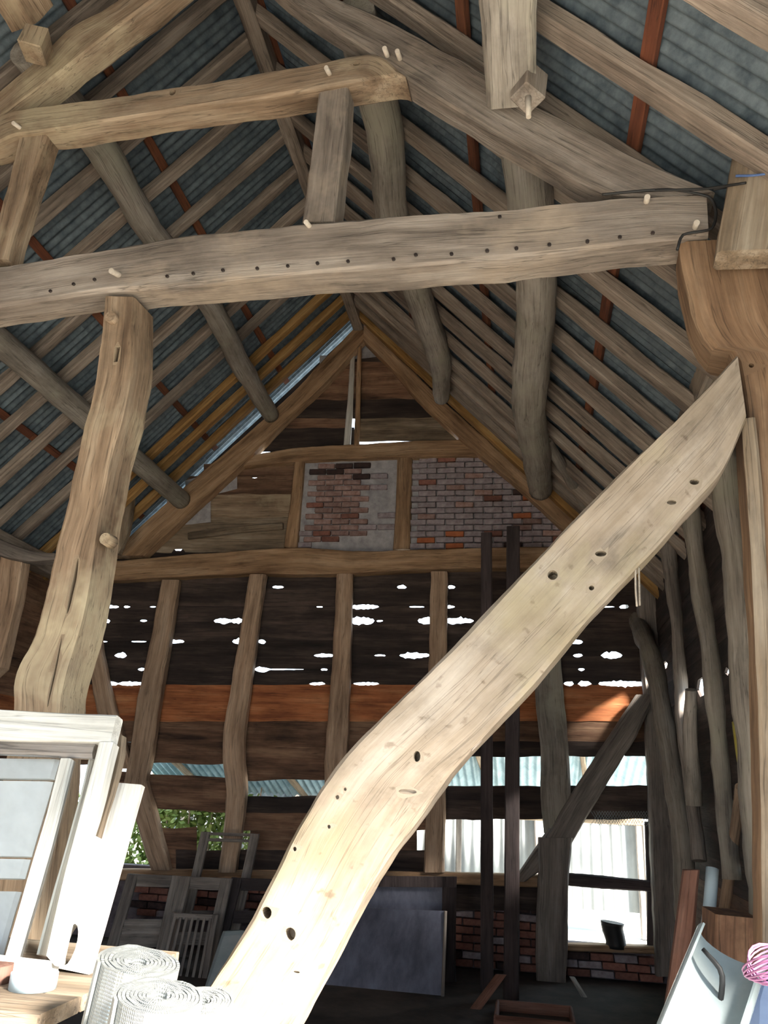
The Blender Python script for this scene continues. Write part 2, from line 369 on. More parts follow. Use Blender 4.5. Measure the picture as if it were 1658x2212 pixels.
# ------------------------------------------------------------------ near truss
def tb(name, A, B, depth, mat, dy=0, **kw):
    return beam(name, [PT(*p, dy) for p in A], [PT(*p, dy) for p in B], TB*depth, mat, **kw)
tie = tb('tie_beam', [(-120, 585), (0, 575), (200, 540), (400, 508), (620, 485), (830, 465), (1100, 447), (1300, 428), (1440, 416), (1525, 420)],
         [(-120, 680), (0, 660), (230, 628), (330, 622), (600, 594), (830, 578), (1100, 556), (1300, 532), (1450, 515), (1530, 505)], .20, M['oak'], wob=.012, ch=.016)
lab(tie, 'long weathered tie beam crossing the whole roof, nail heads along its lower edge')
for (x, y) in [(362, 598), (418, 592), (482, 585), (556, 581), (622, 576), (686, 570), (752, 566), (850, 561), (898, 552), (975, 550), (1052, 543), (1115, 538), (1186, 530), (1268, 523), (1338, 514), (1409, 505), (1079, 470), (160, 615), (205, 605), (110, 630)]:
    p = PT(x, y); pole('nail', [p-TB*.010, p+TB*.03], [.009, .007], M['iron'], tie, sides=8, wob=0)
def peg(x, y, par, ln=.05, r=.013, dx=0):
    p = PT(x, y); pole('peg', [p-TB*ln+V((0, 0, -ln*.6)), p+TB*.05], [r, r*1.1], M['peg'], par, sides=9, wob=.001)
peg(1395, 430, tie); peg(1500, 485, tie); peg(258, 588, tie, .07, .016); peg(668, 483, tie)
col = tb('collar_beam', [(-90, 280), (-20, 262), (30, 238), (200, 214), (400, 185), (600, 150), (800, 115), (860, 150), (876, 165)],
         [(-90, 325), (-20, 312), (30, 290), (110, 280), (400, 232), (600, 204), (740, 180), (850, 163), (876, 168)], .17, M['oak_tan'], wob=.01, ch=.012, seg=.04, sub=7)
lab(col, 'upper collar beam with a jagged split near its middle, above the tie beam')
peg(712, 155, col, .06); peg(45, 272, col, .06); peg(835, 112, col); peg(862, 118, col)
cut(col, [(PT(373, 200), TB, V((0, 0, 1)), .02, .022, .12, False), (PT(770, 138), TB, V((0, 0, 1)), .02, .012, .1, False)])
pr = tb('principal_rafter', [(620, -70), (700, -20), (860, 55), (1000, 130), (1160, 225), (1340, 320), (1480, 385), (1545, 412)],
        [(560, -60), (640, 5), (790, 105), (876, 168), (1050, 275), (1180, 350), (1300, 415), (1470, 425)], .16, M['oak'], dy=.02, wob=.01)
lab(pr, 'broad principal rafter sloping down to the right end of the tie beam')
pr2 = tb('principal_rafter', [(330, -60), (250, 0), (150, 62), (80, 128), (0, 195), (-60, 245)], [(400, -60), (325, 2), (230, 74), (130, 152), (20, 235), (-60, 292)], .18, M['oak_tan'], dy=.05, wob=.012)
lab(pr2, 'tan principal rafter rising from the top left corner past the collar beam')
s = tb('strut', [(690, 172), (680, 260), (665, 380), (652, 480)], [(752, 172), (748, 260), (736, 360), (722, 478)], .13, M['oak'], dy=.03, wob=.01)
lab(s, 'short oak strut standing between tie beam and collar beam at centre', 'strut')
s = tb('strut', [(40, 285), (10, 420), (-30, 560)], [(100, 290), (62, 400), (25, 520), (15, 560)], .14, M['oak_tan'], dy=.03, wob=.01)
lab(s, 'left strut between collar beam and tie beam at the left edge', 'strut')
# cleat blocks
def cleat(px, py, mat, l, dy, rot, sz=(.17, .2, .2)):
    c = PT(px, py, dy); o = box('cleat', c, sz, mat, rot=Matrix.Rotation(rot, 3, 'Z') @ Matrix.Rotation(.12, 3, 'Y'), bev=.006, jit=.006); lab(o, l, 'block'); return o
cb = cleat(1141, 188, M['oak'], 'square end grain block wedged on the right principal rafter beside the purlin', -.12, .75, (.125, .125, .165))
cb2 = cleat(78, 98, M['oak_tan'], 'small square block on the left principal rafter in the top left corner', -.10, .3, (.14, .16, .15))
p = PT(1141, 246, -.2); pole('peg', [p+V((0, 0, -.02)), p+V((0, 0, .10))], [.012, .016], M['peg'], cb, sides=8, wob=.001)

# tan post on the left
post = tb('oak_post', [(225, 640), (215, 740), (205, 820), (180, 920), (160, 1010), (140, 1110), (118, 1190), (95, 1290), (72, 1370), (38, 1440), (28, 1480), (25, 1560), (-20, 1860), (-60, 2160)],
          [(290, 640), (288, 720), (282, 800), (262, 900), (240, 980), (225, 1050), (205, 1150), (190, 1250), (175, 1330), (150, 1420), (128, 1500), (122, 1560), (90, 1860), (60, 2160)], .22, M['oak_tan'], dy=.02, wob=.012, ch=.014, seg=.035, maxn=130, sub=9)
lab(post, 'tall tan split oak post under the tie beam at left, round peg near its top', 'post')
for q in (0,):
    up = (PT(250, 740)-PT(265, 650)).normalized()
    up2 = (PT(148, 1320)-PT(168, 1215)).normalized()
    cut(post, [(PT(252, 765, .02), TB, up, .012, .045, .26, True), (PT(157, 1265, .02), TB, up2, .011, .135, .22, False), (PT(118, 1450, .02), TB, up2, .006, .16, .14, False)])
p = PT(244, 690, .02); pole('peg', [p-TB*.03, p+TB*.02], [.032, .032], M['oak_tan'], post, sides=16, wob=.001)
p = PT(208, 1165, .02)+V((.05, 0, 0)); pole('knot', [p-TB*.012, p+TB*.05], [.03, .034], M['oak_tan'], post, sides=12, wob=.006)
# right corner post with jowl
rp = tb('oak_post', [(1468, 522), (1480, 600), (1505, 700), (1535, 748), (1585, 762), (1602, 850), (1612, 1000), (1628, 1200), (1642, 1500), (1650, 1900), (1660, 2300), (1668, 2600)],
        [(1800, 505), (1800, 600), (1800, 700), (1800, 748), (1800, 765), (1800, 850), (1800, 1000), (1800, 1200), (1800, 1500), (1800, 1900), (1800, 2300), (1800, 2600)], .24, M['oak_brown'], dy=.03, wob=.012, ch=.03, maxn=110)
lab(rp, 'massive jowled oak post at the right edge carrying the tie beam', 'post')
cut(rp, [(PT(1622, 790, .03), TB, V((0, 0, 1)), .010, .010, .1, False)])
o = beam('hanging_timber', [PT(1622, 118, -.16), PT(1590, 300, -.16), PT(1548, 542, -.16)], [PT(1790, 108, -.16), PT(1770, 300, -.16), PT(1745, 535, -.16)], TB*.13, M['board_pale'], wob=.008, ch=.02)
lab(o, 'sawn timber offcut hanging upright at the right edge above the post', 'timber')
o = pole('twine', [PT(1588, 380, -.175), PT(1625, 379, -.18), PT(1665, 375, -.18), PT(1760, 372, -.175)], [.006, .006], M['blue_twine'], sides=6, wob=.003, seg=.02); lab(o, 'blue twine wrapped across the hanging timber at right', 'twine')
o = pole('cable', [PT(x, y, dy) for x, y, dy in ((1610, 395, -.2), (1520, 408, -.1), (1400, 412, -.03), (1300, 420, -.02), (1440, 409, -.04), (1530, 425, -.03), (1546, 460, -.03), (1535, 495, -.03), (1475, 507, -.03), (1462, 540, -.03))], [.0065], M['black'], sides=6, wob=.0, seg=.02, maxn=160)
lab(o, 'black cable looped round the right end of the tie beam', 'cable')
o = pole('cable', [PT(x, y, -.02) for x, y in ((1582, 330), (1590, 360), (1586, 398), (1540, 410))], [.005], M['black'], sides=6, wob=.0, seg=.02); lab(o, 'short black wire beside the blue twine on the hanging timber', 'cable')
o = tb('lit_face_strip', [(1600, 905), (1612, 1050), (1628, 1300), (1640, 1600), (1646, 1950), (1652, 2300)], [(1632, 900), (1646, 1050), (1660, 1300), (1670, 1600), (1676, 1950), (1682, 2300)], .02, M['board_pale'], dy=.0, wob=.006); lab(o, 'pale grey strip standing in for the lit left face of the jowled right post', 'board')  # added strip, its pale colour stands in for light on the post's left face
# big diagonal brace
br = tb('diagonal_brace', [(1592, 765), (1480, 885), (1350, 1010), (1212, 1148), (1050, 1320), (900, 1475), (760, 1612), (700, 1690), (640, 1790), (590, 1890), (540, 1990), (480, 2085), (420, 2180), (330, 2330)],
        [(1612, 905), (1560, 1020), (1475, 1115), (1395, 1205), (1270, 1335), (1150, 1480), (1050, 1585), (970, 1675), (900, 1775), (840, 1850), (760, 1985), (700, 2100), (640, 2212), (570, 2340)], .15, M['brace'], dy=-.03, wob=.007, ch=.012, seg=.03, maxn=170, sub=14)
lab(br, 'huge bleached oak brace rising diagonally to the right post, peg holes along it', 'brace')
def hole(x, y, r, dep=.14, ry=None): return (PT(x, y, -.03), TB, V((0, 0, 1)), r, ry or r, dep, False)
cut(br, [hole(1193, 1242, .020), hole(1297, 1196, .022, .12, .012), hole(1499, 1041, .018, .12, .012), hole(575, 1972, .021, .22), hole(626, 2018, .022, .12), hole(900, 1634, .014, .12, .02), hole(1277, 1270, .010, .08), hole(694, 1692, .010, .1), hole(636, 1834, .008, .05), hole(710, 1786, .007, .04), hole(728, 1722, .008, .03), hole(745, 1705, .006, .03), hole(1450, 1085, .018, .06, .010), hole(640, 2100, .012, .02, .004), hole(880, 1710, .035, .02, .009)])
o = pole('splinter', [PT(1047, 1577, .03), PT(1035, 1600, .0), PT(1018, 1622, -.02)], [.006, .012, .005], M['oak'], br, sides=7, wob=.004, seg=.01)
o = pole('string', [PT(1372, 1225, .0), PT(1372, 1270, .0), PT(1375, 1310, .0)], [.004], M['rope'], sides=6, wob=0, seg=.02); lab(o, 'short pale string hanging from the lower edge of the diagonal brace', 'string')
o = pole('string', [PT(1379, 1220, .02), PT(1380, 1270, .02), PT(1381, 1308, .02)], [.004], M['rope'], br, sides=6, wob=0, seg=.02)
o.name = 'string_end'
# wall plates
o = bar('wall_plate', V((1.22, YF, 2.55+1.65)), V((1.22, 9, 2.52+1.65)), V((.2, 0, 0)), V((0, 0, -.2)), M['oak'], wob=.012); lab(o, 'wall plate timber running along the top of the right wall')
o = bar('wall_plate', V((-5.35, YF, 3.9)), V((-5.35, 8.95, 3.9)), V((.2, 0, 0)), V((0, 0, -.2)), M['oak'], wob=.012); lab(o, 'wall plate timber running along the top of the left wall')

# ------------------------------------------------------------------ back gable wall
WB = empty('wall_back', V((XR, G, 0)), kind='structure')
YB = V((0, 1, 0))
def gb(name, A, B, depth, mat, dy=0, parent=WB, **kw):
    return beam(name, [PY(*p, G+dy) for p in A], [PY(*p, G+dy) for p in B], YB*depth, mat, parent, **kw)
gb('tie_beam', [(190, 1216), (400, 1198), (640, 1182), (760, 1190), (1000, 1184), (1200, 1180), (1420, 1186)], [(190, 1256), (300, 1250), (530, 1238), (640, 1240), (760, 1238), (900, 1230), (1070, 1226), (1420, 1232)], .22, M['gable_oak'], dy=-.14, wob=.012)
gb('principal_rafter', [(770, 702), (690, 785), (600, 878), (500, 965), (400, 1050), (320, 1120), (236, 1200)], [(795, 722), (700, 828), (618, 905), (540, 985), (470, 1050), (400, 1115), (310, 1200)], .16, M['gable_oak'], dy=-.13, wob=.012)
gb('principal_rafter', [(785, 700), (860, 770), (960, 868), (1080, 975), (1180, 1065), (1330, 1200)], [(785, 735), (850, 800), (900, 860), (990, 945), (1100, 1035), (1215, 1140), (1280, 1200)], .16, M['gable_oak'], dy=-.15, wob=.012)
gb('collar_beam', [(470, 1000), (560, 980), (640, 966), (800, 958), (900, 952), (1040, 948)], [(470, 1020), (510, 1008), (640, 996), (740, 990), (900, 986), (1080, 984)], .16, M['gable_oak'], dy=-.06, wob=.014)
gb('stud', [(636, 990), (625, 1090), (612, 1182)], [(656, 990), (648, 1090), (640, 1184)], .12, M['gable_oak'], dy=-.04)
gb('stud', [(858, 985), (854, 1090), (848, 1186)], [(889, 985), (887, 1090), (884, 1186)], .12, M['gable_oak'], dy=-.03)
gb('stud', [(757, 760), (750, 860), (741, 962)], [(766, 760), (762, 860), (756, 962)], .05, M['white_paint'], dy=-.03)
gb('stud', [(772, 735), (768, 850), (763, 962)], [(780, 735), (778, 850), (775, 962)], .05, M['gable_oak'], dy=-.07)
gb('studs_rail', [(405, 1150), (505, 1138), (610, 1128)], [(405, 1164), (505, 1152), (610, 1142)], .05, M['board_pale'], dy=-.02).name = 'rail'
# studs below the tie
def st(pts, wd, depth, mat, dy=-.12, parent=WB, name='stud'):
    A = [(x-w_/2, y) for (x, y), w_ in zip(pts, wd)]; B = [(x+w_/2, y) for (x, y), w_ in zip(pts, wd)]
    return gb(name, A, B, depth, mat, dy, parent, wob=.014, ch=.02)
st([(366, 1252), (345, 1380), (322, 1500), (303, 1620), (288, 1700)], [38, 42, 48, 50, 46], .12, M['stud'])
st([(290, 1680), (305, 1740), (325, 1810), (345, 1880)], [44, 48, 46, 40], .12, M['stud'])
st([(195, 1330), (205, 1420), (220, 1500), (240, 1580), (262, 1660)], [24, 34, 38, 42, 40], .1, M['stud'], dy=-.1)
st([(555, 1240), (543, 1320), (528, 1420), (516, 1500), (503, 1590), (503, 1650), (508, 1710), (500, 1800), (488, 1885)], [36, 36, 40, 42, 46, 46, 42, 38, 38], .12, M['stud'])
st([(743, 1238), (737, 1400), (726, 1600), (722, 1700), (716, 1890)], [34, 38, 46, 46, 44], .12, M['stud'])
st([(948, 1234), (945, 1400), (942, 1600), (940, 1740), (936, 1885)], [35, 38, 42, 42, 44], .12, M['stud'])
st([(1175, 1235), (1183, 1420), (1188, 1520), (1198, 1620), (1200, 1700), (1200, 1760), (1192, 1800)], [44, 56, 62, 60, 66, 60, 34], .14, M['pole'])
st([(1395, 1500), (1345, 1590), (1300, 1660), (1250, 1740), (1205, 1820)], [44, 60, 62, 64, 60], .14, M['grey_wood'], dy=-.2, name='brace')
st([(1215, 1790), (1175, 1850), (1120, 1905)], [60, 62, 30], .14, M['grey_wood'], dy=-.18, name='brace')
st([(1200, 1810), (1195, 1900), (1192, 2020), (1190, 2140)], [74, 66, 70, 66], .2, M['grey_wood'], dy=-.25, name='post')
st([(1402, 1235), (1418, 1480), (1430, 1700), (1440, 1900), (1448, 2110)], [60, 58, 60, 62, 60], .16, M['grey_wood'], dy=-.12, name='post')

# boards of the gable: each plank a wavy strip; real gaps where daylight shows
def plank(y0, y1, x0, x1, mat, holes=(), dy=.05, tilt=(0, 0), wav=2.2, over=2.0, th=.022, name='plank', parent=WB, P=None):
    """y0/y1 = top/bottom edge px (at both ends via tilt), holes=(x,halfw,halfh,edge) nibbled from edge 't' or 'b'"""
    P = P or (lambda a, b, d: PY(a, b, G+dy+d))
    n = max(6, int(abs(x1-x0)/5)); sd = random.uniform(0, 99)
    top, bot = [], []
    for k in range(n+1):
        x = x0+(x1-x0)*k/n; tl = tilt[0]+(tilt[1]-tilt[0])*k/n
        a = y0+tl+wav*noise.noise(V((x*.02, sd, 0)))-over; b_ = y1+tl+wav*noise.noise(V((x*.02, sd+9, 0)))+over
        for (hx, hw, hh, e) in holes:
            if abs(x-hx) < hw*.95:
                d = (over*.6+hh*(.55+.9*abs(noise.noise(V((x*.11, sd+4, 7))))))*math.sqrt(max(0, 1-((x-hx)/hw)**2))*(.75+.5*abs(noise.noise(V((x*.15, sd, 3)))))
                if e == 't': a = max(a, y0+tl+d-over*.2)
                else: b_ = min(b_, y1+tl-d+over*.2)
        top.append((x, a)); bot.append((x, b_))
    off = V((random.uniform(0, 40), random.uniform(0, 40), random.uniform(0, 40)))
    vs, tc, fs = [], [], []
    for d in (0, th):
        for k in range(n+1):
            for p in (top[k], bot[k]):
                q = P(p[0], p[1], d); vs.append(q); tc.append(V((q.z, d, q.x+q.y))+off)
    m_ = 2*(n+1)
    for k in range(n):
        a = 2*k; fs += [(a, a+1, a+3, a+2), (m_+a, m_+a+2, m_+a+3, m_+a+1), (a, a+2, m_+a+2, m_+a), (a+1, m_+a+1, m_+a+3, a+3)]
    fs += [(0, m_, m_+1, 1), (2*n, 2*n+1, m_+2*n+1, m_+2*n)]
    return link(name, mesh(name, vs, fs, tc), mat, parent)
rows = [1232, 1268, 1311, 1341, 1386, 1416, 1446, 1477]
spots = {1: [(600, 14, 4), (867, 10, 5), (975, 9, 5), (540, 6, 2)],
         2: [(232, 26, 5), (787, 32, 7), (970, 12, 4), (1348, 11, 6), (1300, 30, 1.5), (900, 20, 1.5), (690, 10, 1.5), (273, 8, 3), (330, 6, 2)],
         3: [(226, 13, 7), (480, 21, 7), (512, 16, 8), (782, 28, 11), (921, 20, 10), (990, 34, 9), (820, 8, 2), (310, 9, 3)],
         4: [(380, 20, 5), (517, 15, 10), (566, 9, 6), (1243, 14, 8), (220, 14, 1), (300, 20, 1)],
         5: [(261, 12, 8), (700, 22, 6), (895, 34, 8), (820, 14, 2), (1247, 10, 5), (1322, 24, 9), (258, 8, 3)],
         6: [(307, 10, 4), (566, 17, 7), (700, 8, 3), (600, 60, 1), (1255, 8, 3)],
         7: [(180, 12, 5), (240, 16, 6), (276, 20, 6), (299, 9, 5), (686, 18, 4), (790, 30, 4.5), (1228, 12, 6), (1262, 14, 7), (1345, 55, 9)]}
for i in range(len(rows)-1):
    hs = [(x, w_, h, 't') for (x, w_, h) in spots.get(i, [])]+[(x, w_, h, 'b') for (x, w_, h) in spots.get(i+1, [])]
    plank(rows[i], rows[i+1], 60, 1440, M['board'], hs, dy=.03+.006*(i % 2))
# extra slots in the orange board row top
plank(1477, 1522, 60, 1440, M['board_orange'], [(x, w_, h, 't') for (x, w_, h) in spots[7]], dy=.035, wav=3)
plank(1522, 1556, 60, 1440, M['board_orange'], dy=.02, wav=3)
plank(1556, 1604, 60, 1440, M['board_brown'], dy=.03, wav=5)
plank(1604, 1648, 60, 515, M['board_brown'], dy=.02, wav=5)
plank(1604, 1684, 505, 960, M['board_brown'], dy=.021, wav=5)
plank(1604, 1632, 960, 1440, M['board'], [(1338, 10, 5, 'b')], dy=.02, wav=3)
plank(1672, 1742, 200, 520, M['board_brown'], dy=.02, tilt=(-8, 14), wav=4)
plank(1722, 1760, 515, 960, M['board'], dy=.03, wav=3)
plank(1758, 1792, 515, 960, M['board_brown'], dy=.02, wav=3)
plank(1792, 1838, 540, 900, M['board_brown'], dy=.03, wav=3)
plank(1700, 1768, 960, 1440, M['board'], dy=.0, wav=3, th=.08, name='rail')
plank(1838, 1890, 380, 920, M['board'], dy=.02, wav=3)
plank(1790, 1890, 345, 425, M['board_brown'], dy=.06, wav=3)
gb('sill_beam', [(250, 1878), (600, 1880), (905, 1884), (1220, 1892)], [(250, 1902), (600, 1904), (905, 1908), (1220, 1920)], .16, M['gable_oak'], dy=-.08)
plank(1905, 1965, 980, 1215, M['board'], dy=.0, wav=3)
# upper gable boards
for (y0, y1, x0, x1, mt, tl) in [(750, 790, 745, 850, 'board', 0), (786, 832, 700, 900, 'board_brown', 0), (830, 868, 660, 940, 'board_brown', 0), (866, 902, 620, 960, 'board', 0), (900, 928, 772, 990, 'board_pale', 0), (926, 952, 772, 1020, 'board_pale', 0), (900, 930, 600, 750, 'board_brown', 0),
                              (928, 975, 560, 765, 'board', 0), (740, 772, 765, 815, 'mortar', 0)]:
    plank(y0, y1, x0, x1, M[mt], [(760, 5, 3, 't')] if mt == 'board_pale' else [], dy=.04+.01*random.random(), wav=4, tilt=(0, -3))
plank(770, 808, 690, 742, M['mortar'], [(736, 16, 14, 'b')], dy=.05, wav=2)
for (y0, y1, x0, x1, mt, hs) in [(1004, 1030, 440, 640, 'board_brown', []), (1030, 1066, 400, 640, 'board_brown', [(550, 10, 3, 't')]), (1066, 1116, 440, 640, 'board_orange', []), (1116, 1146, 330, 625, 'board_pale', []), (1146, 1192, 300, 625, 'board_pale', [(385, 12, 9, 'b')]), (1188, 1215, 240, 640, 'board', [(385, 10, 2, 't')])]:
    plank(y0, y1, x0, x1, M[mt] if mt != 'board_orange' else M['oak_tan'], hs, dy=.05+.01*random.random(), wav=4)
plank(1010, 1050, 400, 512, M['mortar'], dy=.02, wav=2, tilt=(30, 4)); plank(1070, 1125, 360, 455, M['mortar'], dy=.03, wav=4, tilt=(10, 0))
# closing boards beside the purlin ends, right and left of the roof
plank(985, 1200, 1150, 1260, M['brick_dark'], [(1200, 14, 6, 'b')], dy=.12, wav=3, name='backing')

# brickwork
def brick_meshes(k=4, L=.215, H=.062, D=.1): return [boxmesh('brick', L, D, H, .005, .003) for _ in range(k)]
BM = {}
def bricks(inside, x0, x1, z0, z1, Y, pick, parent, L=.215, H=.062, J=.012):
    r = 0; z = z0
    while z < z1:
        x = x0-(L+J)/2*(r % 2)
        while x < x1:
            c = V((x+L/2, Y, z+H/2))
            if inside(c):
                mt = pick(c)
                if mt:
                    key = (mt, random.randrange(4))
                    if key not in BM:
                        BM[key] = boxmesh('brick', L, .1, H, .006, .004); BM[key].materials.append(M[mt])
                    o = bpy.data.objects.new('brick', BM[key]); COL.objects.link(o)
                    o.parent = parent; o.matrix_parent_inverse = parent.matrix_world.inverted()
                    o.matrix_world = Matrix.Translation(c+V((0, random.uniform(-.008, .006), 0))) @ Matrix.Rotation(random.uniform(-.02, .02), 4, 'Y')
            x += L+J
        z += H+J; r += 1
def uv(c):   # pixel-free test helper: gable-plane coordinates relative to the ridge
    return c.x-XR, c.z-1.65
a0, a1 = PY(650, 996, G), PY(850, 1184, G)
def pick1(c):
    u = (c.x-a0.x)/(a1.x-a0.x); v = (a0.z-c.z)/(a0.z-a1.z)
    if .15 < u < .66 and .05 < v < .85+.1*random.random(): return 'brick_dark' if v < .2 and random.random() < .5 else random.choice(['brick_red', 'brick_faded', 'brick_faded', 'brick_faded'])
    return 'brick_ww' if random.random() < .3 else None
bricks(lambda c: a0.x+.1 < c.x < a1.x-.08 and a1.z+.02 < c.z < a0.z-.03, a0.x, a1.x, a1.z+.02, a0.z, G+.055, pick1, WB)
box('plaster', (a0+a1)/2+V((0, .1, 0)), (abs(a1.x-a0.x)+.1, .12, abs(a1.z-a0.z)+.1), M['mortar'], WB)
b0, b1 = PY(886, 984, G), PY(1240, 1186, G)
def pick2(c):
    u = (c.x-b0.x); v = (b0.z-c.z)/(b0.z-b1.z); r = random.random()
    if v > .78 and .15 < u < .65 and r < .5: return 'brick_orange'
    if r < .03: return 'brick_red'
    if r < .12: return 'brick_faded'
    if r < .135: return 'brick_orange'
    if r < .16: return 'brick_dark'
    return 'brick_ww'
def in2(c): return c.x < XR+(ZR-c.z)/SL-.05
bricks(lambda c: b0.x+.09 < c.x < b1.x+.5 and in2(c) and b1.z+.02 < c.z < b0.z-.03, b0.x, b1.x+.5, b1.z+.02, b0.z, G+.05, pick2, WB)
# plaster behind it, cut to the roof slope
zt, zb = b0.z+.05, b1.z-.02
vs = []
for d in (.06, .16):
    vs += [V((b0.x-.05, G+d, zt)), V((XR+(ZR-zt)/SL, G+d, zt)), V((XR+(ZR-zb)/SL, G+d, zb)), V((b0.x-.05, G+d, zb))]
link('plaster', mesh('plaster', vs, [(0, 1, 2, 3), (7, 6, 5, 4), (0, 4, 5, 1), (1, 5, 6, 2), (2, 6, 7, 3), (3, 7, 4, 0)]), M['mortar'], WB)
# brick plinth
pz = PY(1100, 1925, G).z
wz = PY(1300, 2045, G).z
wx0, wx1 = PY(1222, 1900, G).x, PY(1405, 1900, G).x
box('plinth_core', V(((-5.45+wx0)/2, G+.17, pz/2)), (wx0+5.45, .14, pz), M['mortar_dark'], WB)
box('plinth_core', V(((wx0+1.5)/2, G+.171, wz/2)), (1.5-wx0, .14, wz), M['mortar_dark'], WB)
pickp = lambda c: random.choice(['brick_red', 'brick_red', 'brick_red', 'brick_dark', 'brick_ww'])
xa, xb = PY(975, 2000, G).x, PY(1420, 2000, G).x
bricks(lambda c: (c.x < wx0-.05 and c.z < pz-.03) or c.z < wz-.03, xa, xb, .02, pz, G+.06, pickp, WB)
xa2, xb2 = PY(290, 2000, G).x, PY(560, 2000, G).x
bricks(lambda c: c.z < pz-.03, xa2, xb2, .25, pz, G+.06, pickp, WB)

# window opening on the right of the gable
W1 = empty('window_1', V(((wx0+wx1)/2, G, wz)), kind='structure')
gb('window_rail', [(1200, 1884), (1300, 1892), (1430, 1905)], [(1200, 1912), (1300, 1920), (1430, 1928)], .06, M['dark_pole'], dy=.02, parent=W1)
gb('window_frame', [(1392, 1775), (1396, 1900), (1398, 2050)], [(1408, 1775), (1412, 1900), (1416, 2050)], .05, M['dark_pole'], dy=.06, parent=W1)
gb('window_sill', [(1215, 2040), (1420, 2046)], [(1215, 2054), (1420, 2062)], .16, M['gable_oak'], dy=-.02, parent=W1)
# hanging wire mesh at the window head
vs, fs = [], []
bmn = []
for k in range(26):
    for s_ in (-1, 1):
        x = 1285+k*6; p = PY(x-6*s_*1.6, 1752, G-.05); q = PY(x+6*s_*1.6, 1782+3*math.sin(k), G-.05); b_ = len(vs)
        dd = V((.0022, 0, 0)); vs += [p-dd, p+dd, q+dd, q-dd, p-dd+YB*.003, p+dd+YB*.003, q+dd+YB*.003, q-dd+YB*.003]; fs += [(b_, b_+1, b_+2, b_+3), (b_+7, b_+6, b_+5, b_+4), (b_, b_+3, b_+7, b_+4), (b_+1, b_+5, b_+6, b_+2)]
o = link('wire_mesh', mesh('wire_mesh', vs, fs), M['plastic']); tag(o, 'strip of wire mesh hanging above the bright window in the back wall', 'mesh', kind='stuff')
p = PY(1325, 2020, G+.08)
o = pole('jug', [PY(1330, 2048, G+.05), PY(1329, 2030, G+.05), PY(1322, 2005, G+.05), PY(1322, 1992, G+.05)], [.10, .095, .10, .115], M['black'], sides=16, wob=.004, seg=.03); lab(o, 'dark pot silhouetted on the window sill', 'pot')
# upper side filling of the gable beyond rafters, hidden behind trusses: verge boards
for side in (-1, 1):
    p, q = roof(0.02, G+.1, side, -.02), roof(3.7, G+.1, side, -.02)
    bar('verge_board', p, q, V((0, .03, 0)), V((side*SL/CL, 0, 1/CL))*-.16, M['board'], WB, seg=.4, sub=1)

# ------------------------------------------------------------------ side walls, front wall, floor
def wall_x(name, X, y0, y1, zt, side, gaps, mats):
    Wd = empty(name, V((X, (y0+y1)/2, 0)), kind='structure'); z = 0; i = 0
    while z < zt:
        h = random.uniform(.17, .24); z2 = min(zt+.05, z+h); n = int((y1-y0)/.12); sd = random.uniform(0, 99)
        off = V((random.uniform(0, 40),)*3); vs, tc, fs = [], [], []
        for d in (0, side*.022):
            for k in range(n+1):
                y = y0+(y1-y0)*k/n
                a = z2+.015+.01*noise.noise(V((y*2, sd, 0))); b_ = z-.015+.01*noise.noise(V((y*2, sd+5, 0)))
                for (gy, gz, gw, gh) in gaps:
                    if abs(y-gy) < gw:
                        if abs(gz-z2) < .12: a = z2-gh*.5
                        if abs(gz-z) < .12: b_ = z+gh*.5
                for zz in (a, b_): p = V((X+d+side*.006*(i % 2), y, zz)); vs.append(p); tc.append(V((zz, d, y))+off)
        m_ = 2*(n+1)
        for k in range(n):
            a = 2*k; fs += [(a, a+1, a+3, a+2), (m_+a, m_+a+2, m_+a+3, m_+a+1), (a, a+2, m_+a+2, m_+a), (a+1, m_+a+1, m_+a+3, a+3)]
        fs += [(0, m_, m_+1, 1), (2*n, 2*n+1, m_+2*n+1, m_+2*n)]
        link('plank', mesh('plank', vs, fs, tc), M[mats(z)], Wd); z = z2; i += 1
    return Wd
def hitX(px, py, X): return PX(px, py, X)
RX = 1.44
gaps = []  # some gaps are added in place of sunlit patches on the poles
for (px, py, gw, gh) in [(1517, 1482, .22, .14), (1432, 1450, .25, .07), (1568, 1433, .07, .06), (1625, 1335, .13, .07), (1477, 1838, .1, .02), (1478, 1880, .1, .02), (1635, 1860, .08, .01)]:
    p = hitX(px, py, RX); gaps.append((p.y, p.z, gw, gh))
wr = wall_x('wall_right', RX, SY1, 9.1, 4.2, 1, gaps, lambda z: 'board' if random.random() < .8 else 'board_brown')
for (ya, yb, za, zb2) in ((YF, SY1, SZ, 4.2), (YF, SY0, 0, SZ)):
    z = za
    while z < zb2-.05:
        bar('plank', V((RX, ya, z+.1)), V((RX, yb+.01, z+.1)), V((0, 0, .215)), V((.02, 0, 0)), M['board'], wr, seg=.5, sub=1, wob=.002); z += .21
wl = wall_x('wall_left', -5.5, YF, 9.1, 3.9, -1, [], lambda z: 'board_orange' if 1.6 < z < 2.5 and random.random() < .6 else 'board_brown')
def sx(pts, rad, mat, X, par, name='stud', **kw): return pole(name, [PX(x, y, X) for x, y in pts], rad, mat, par, **kw)
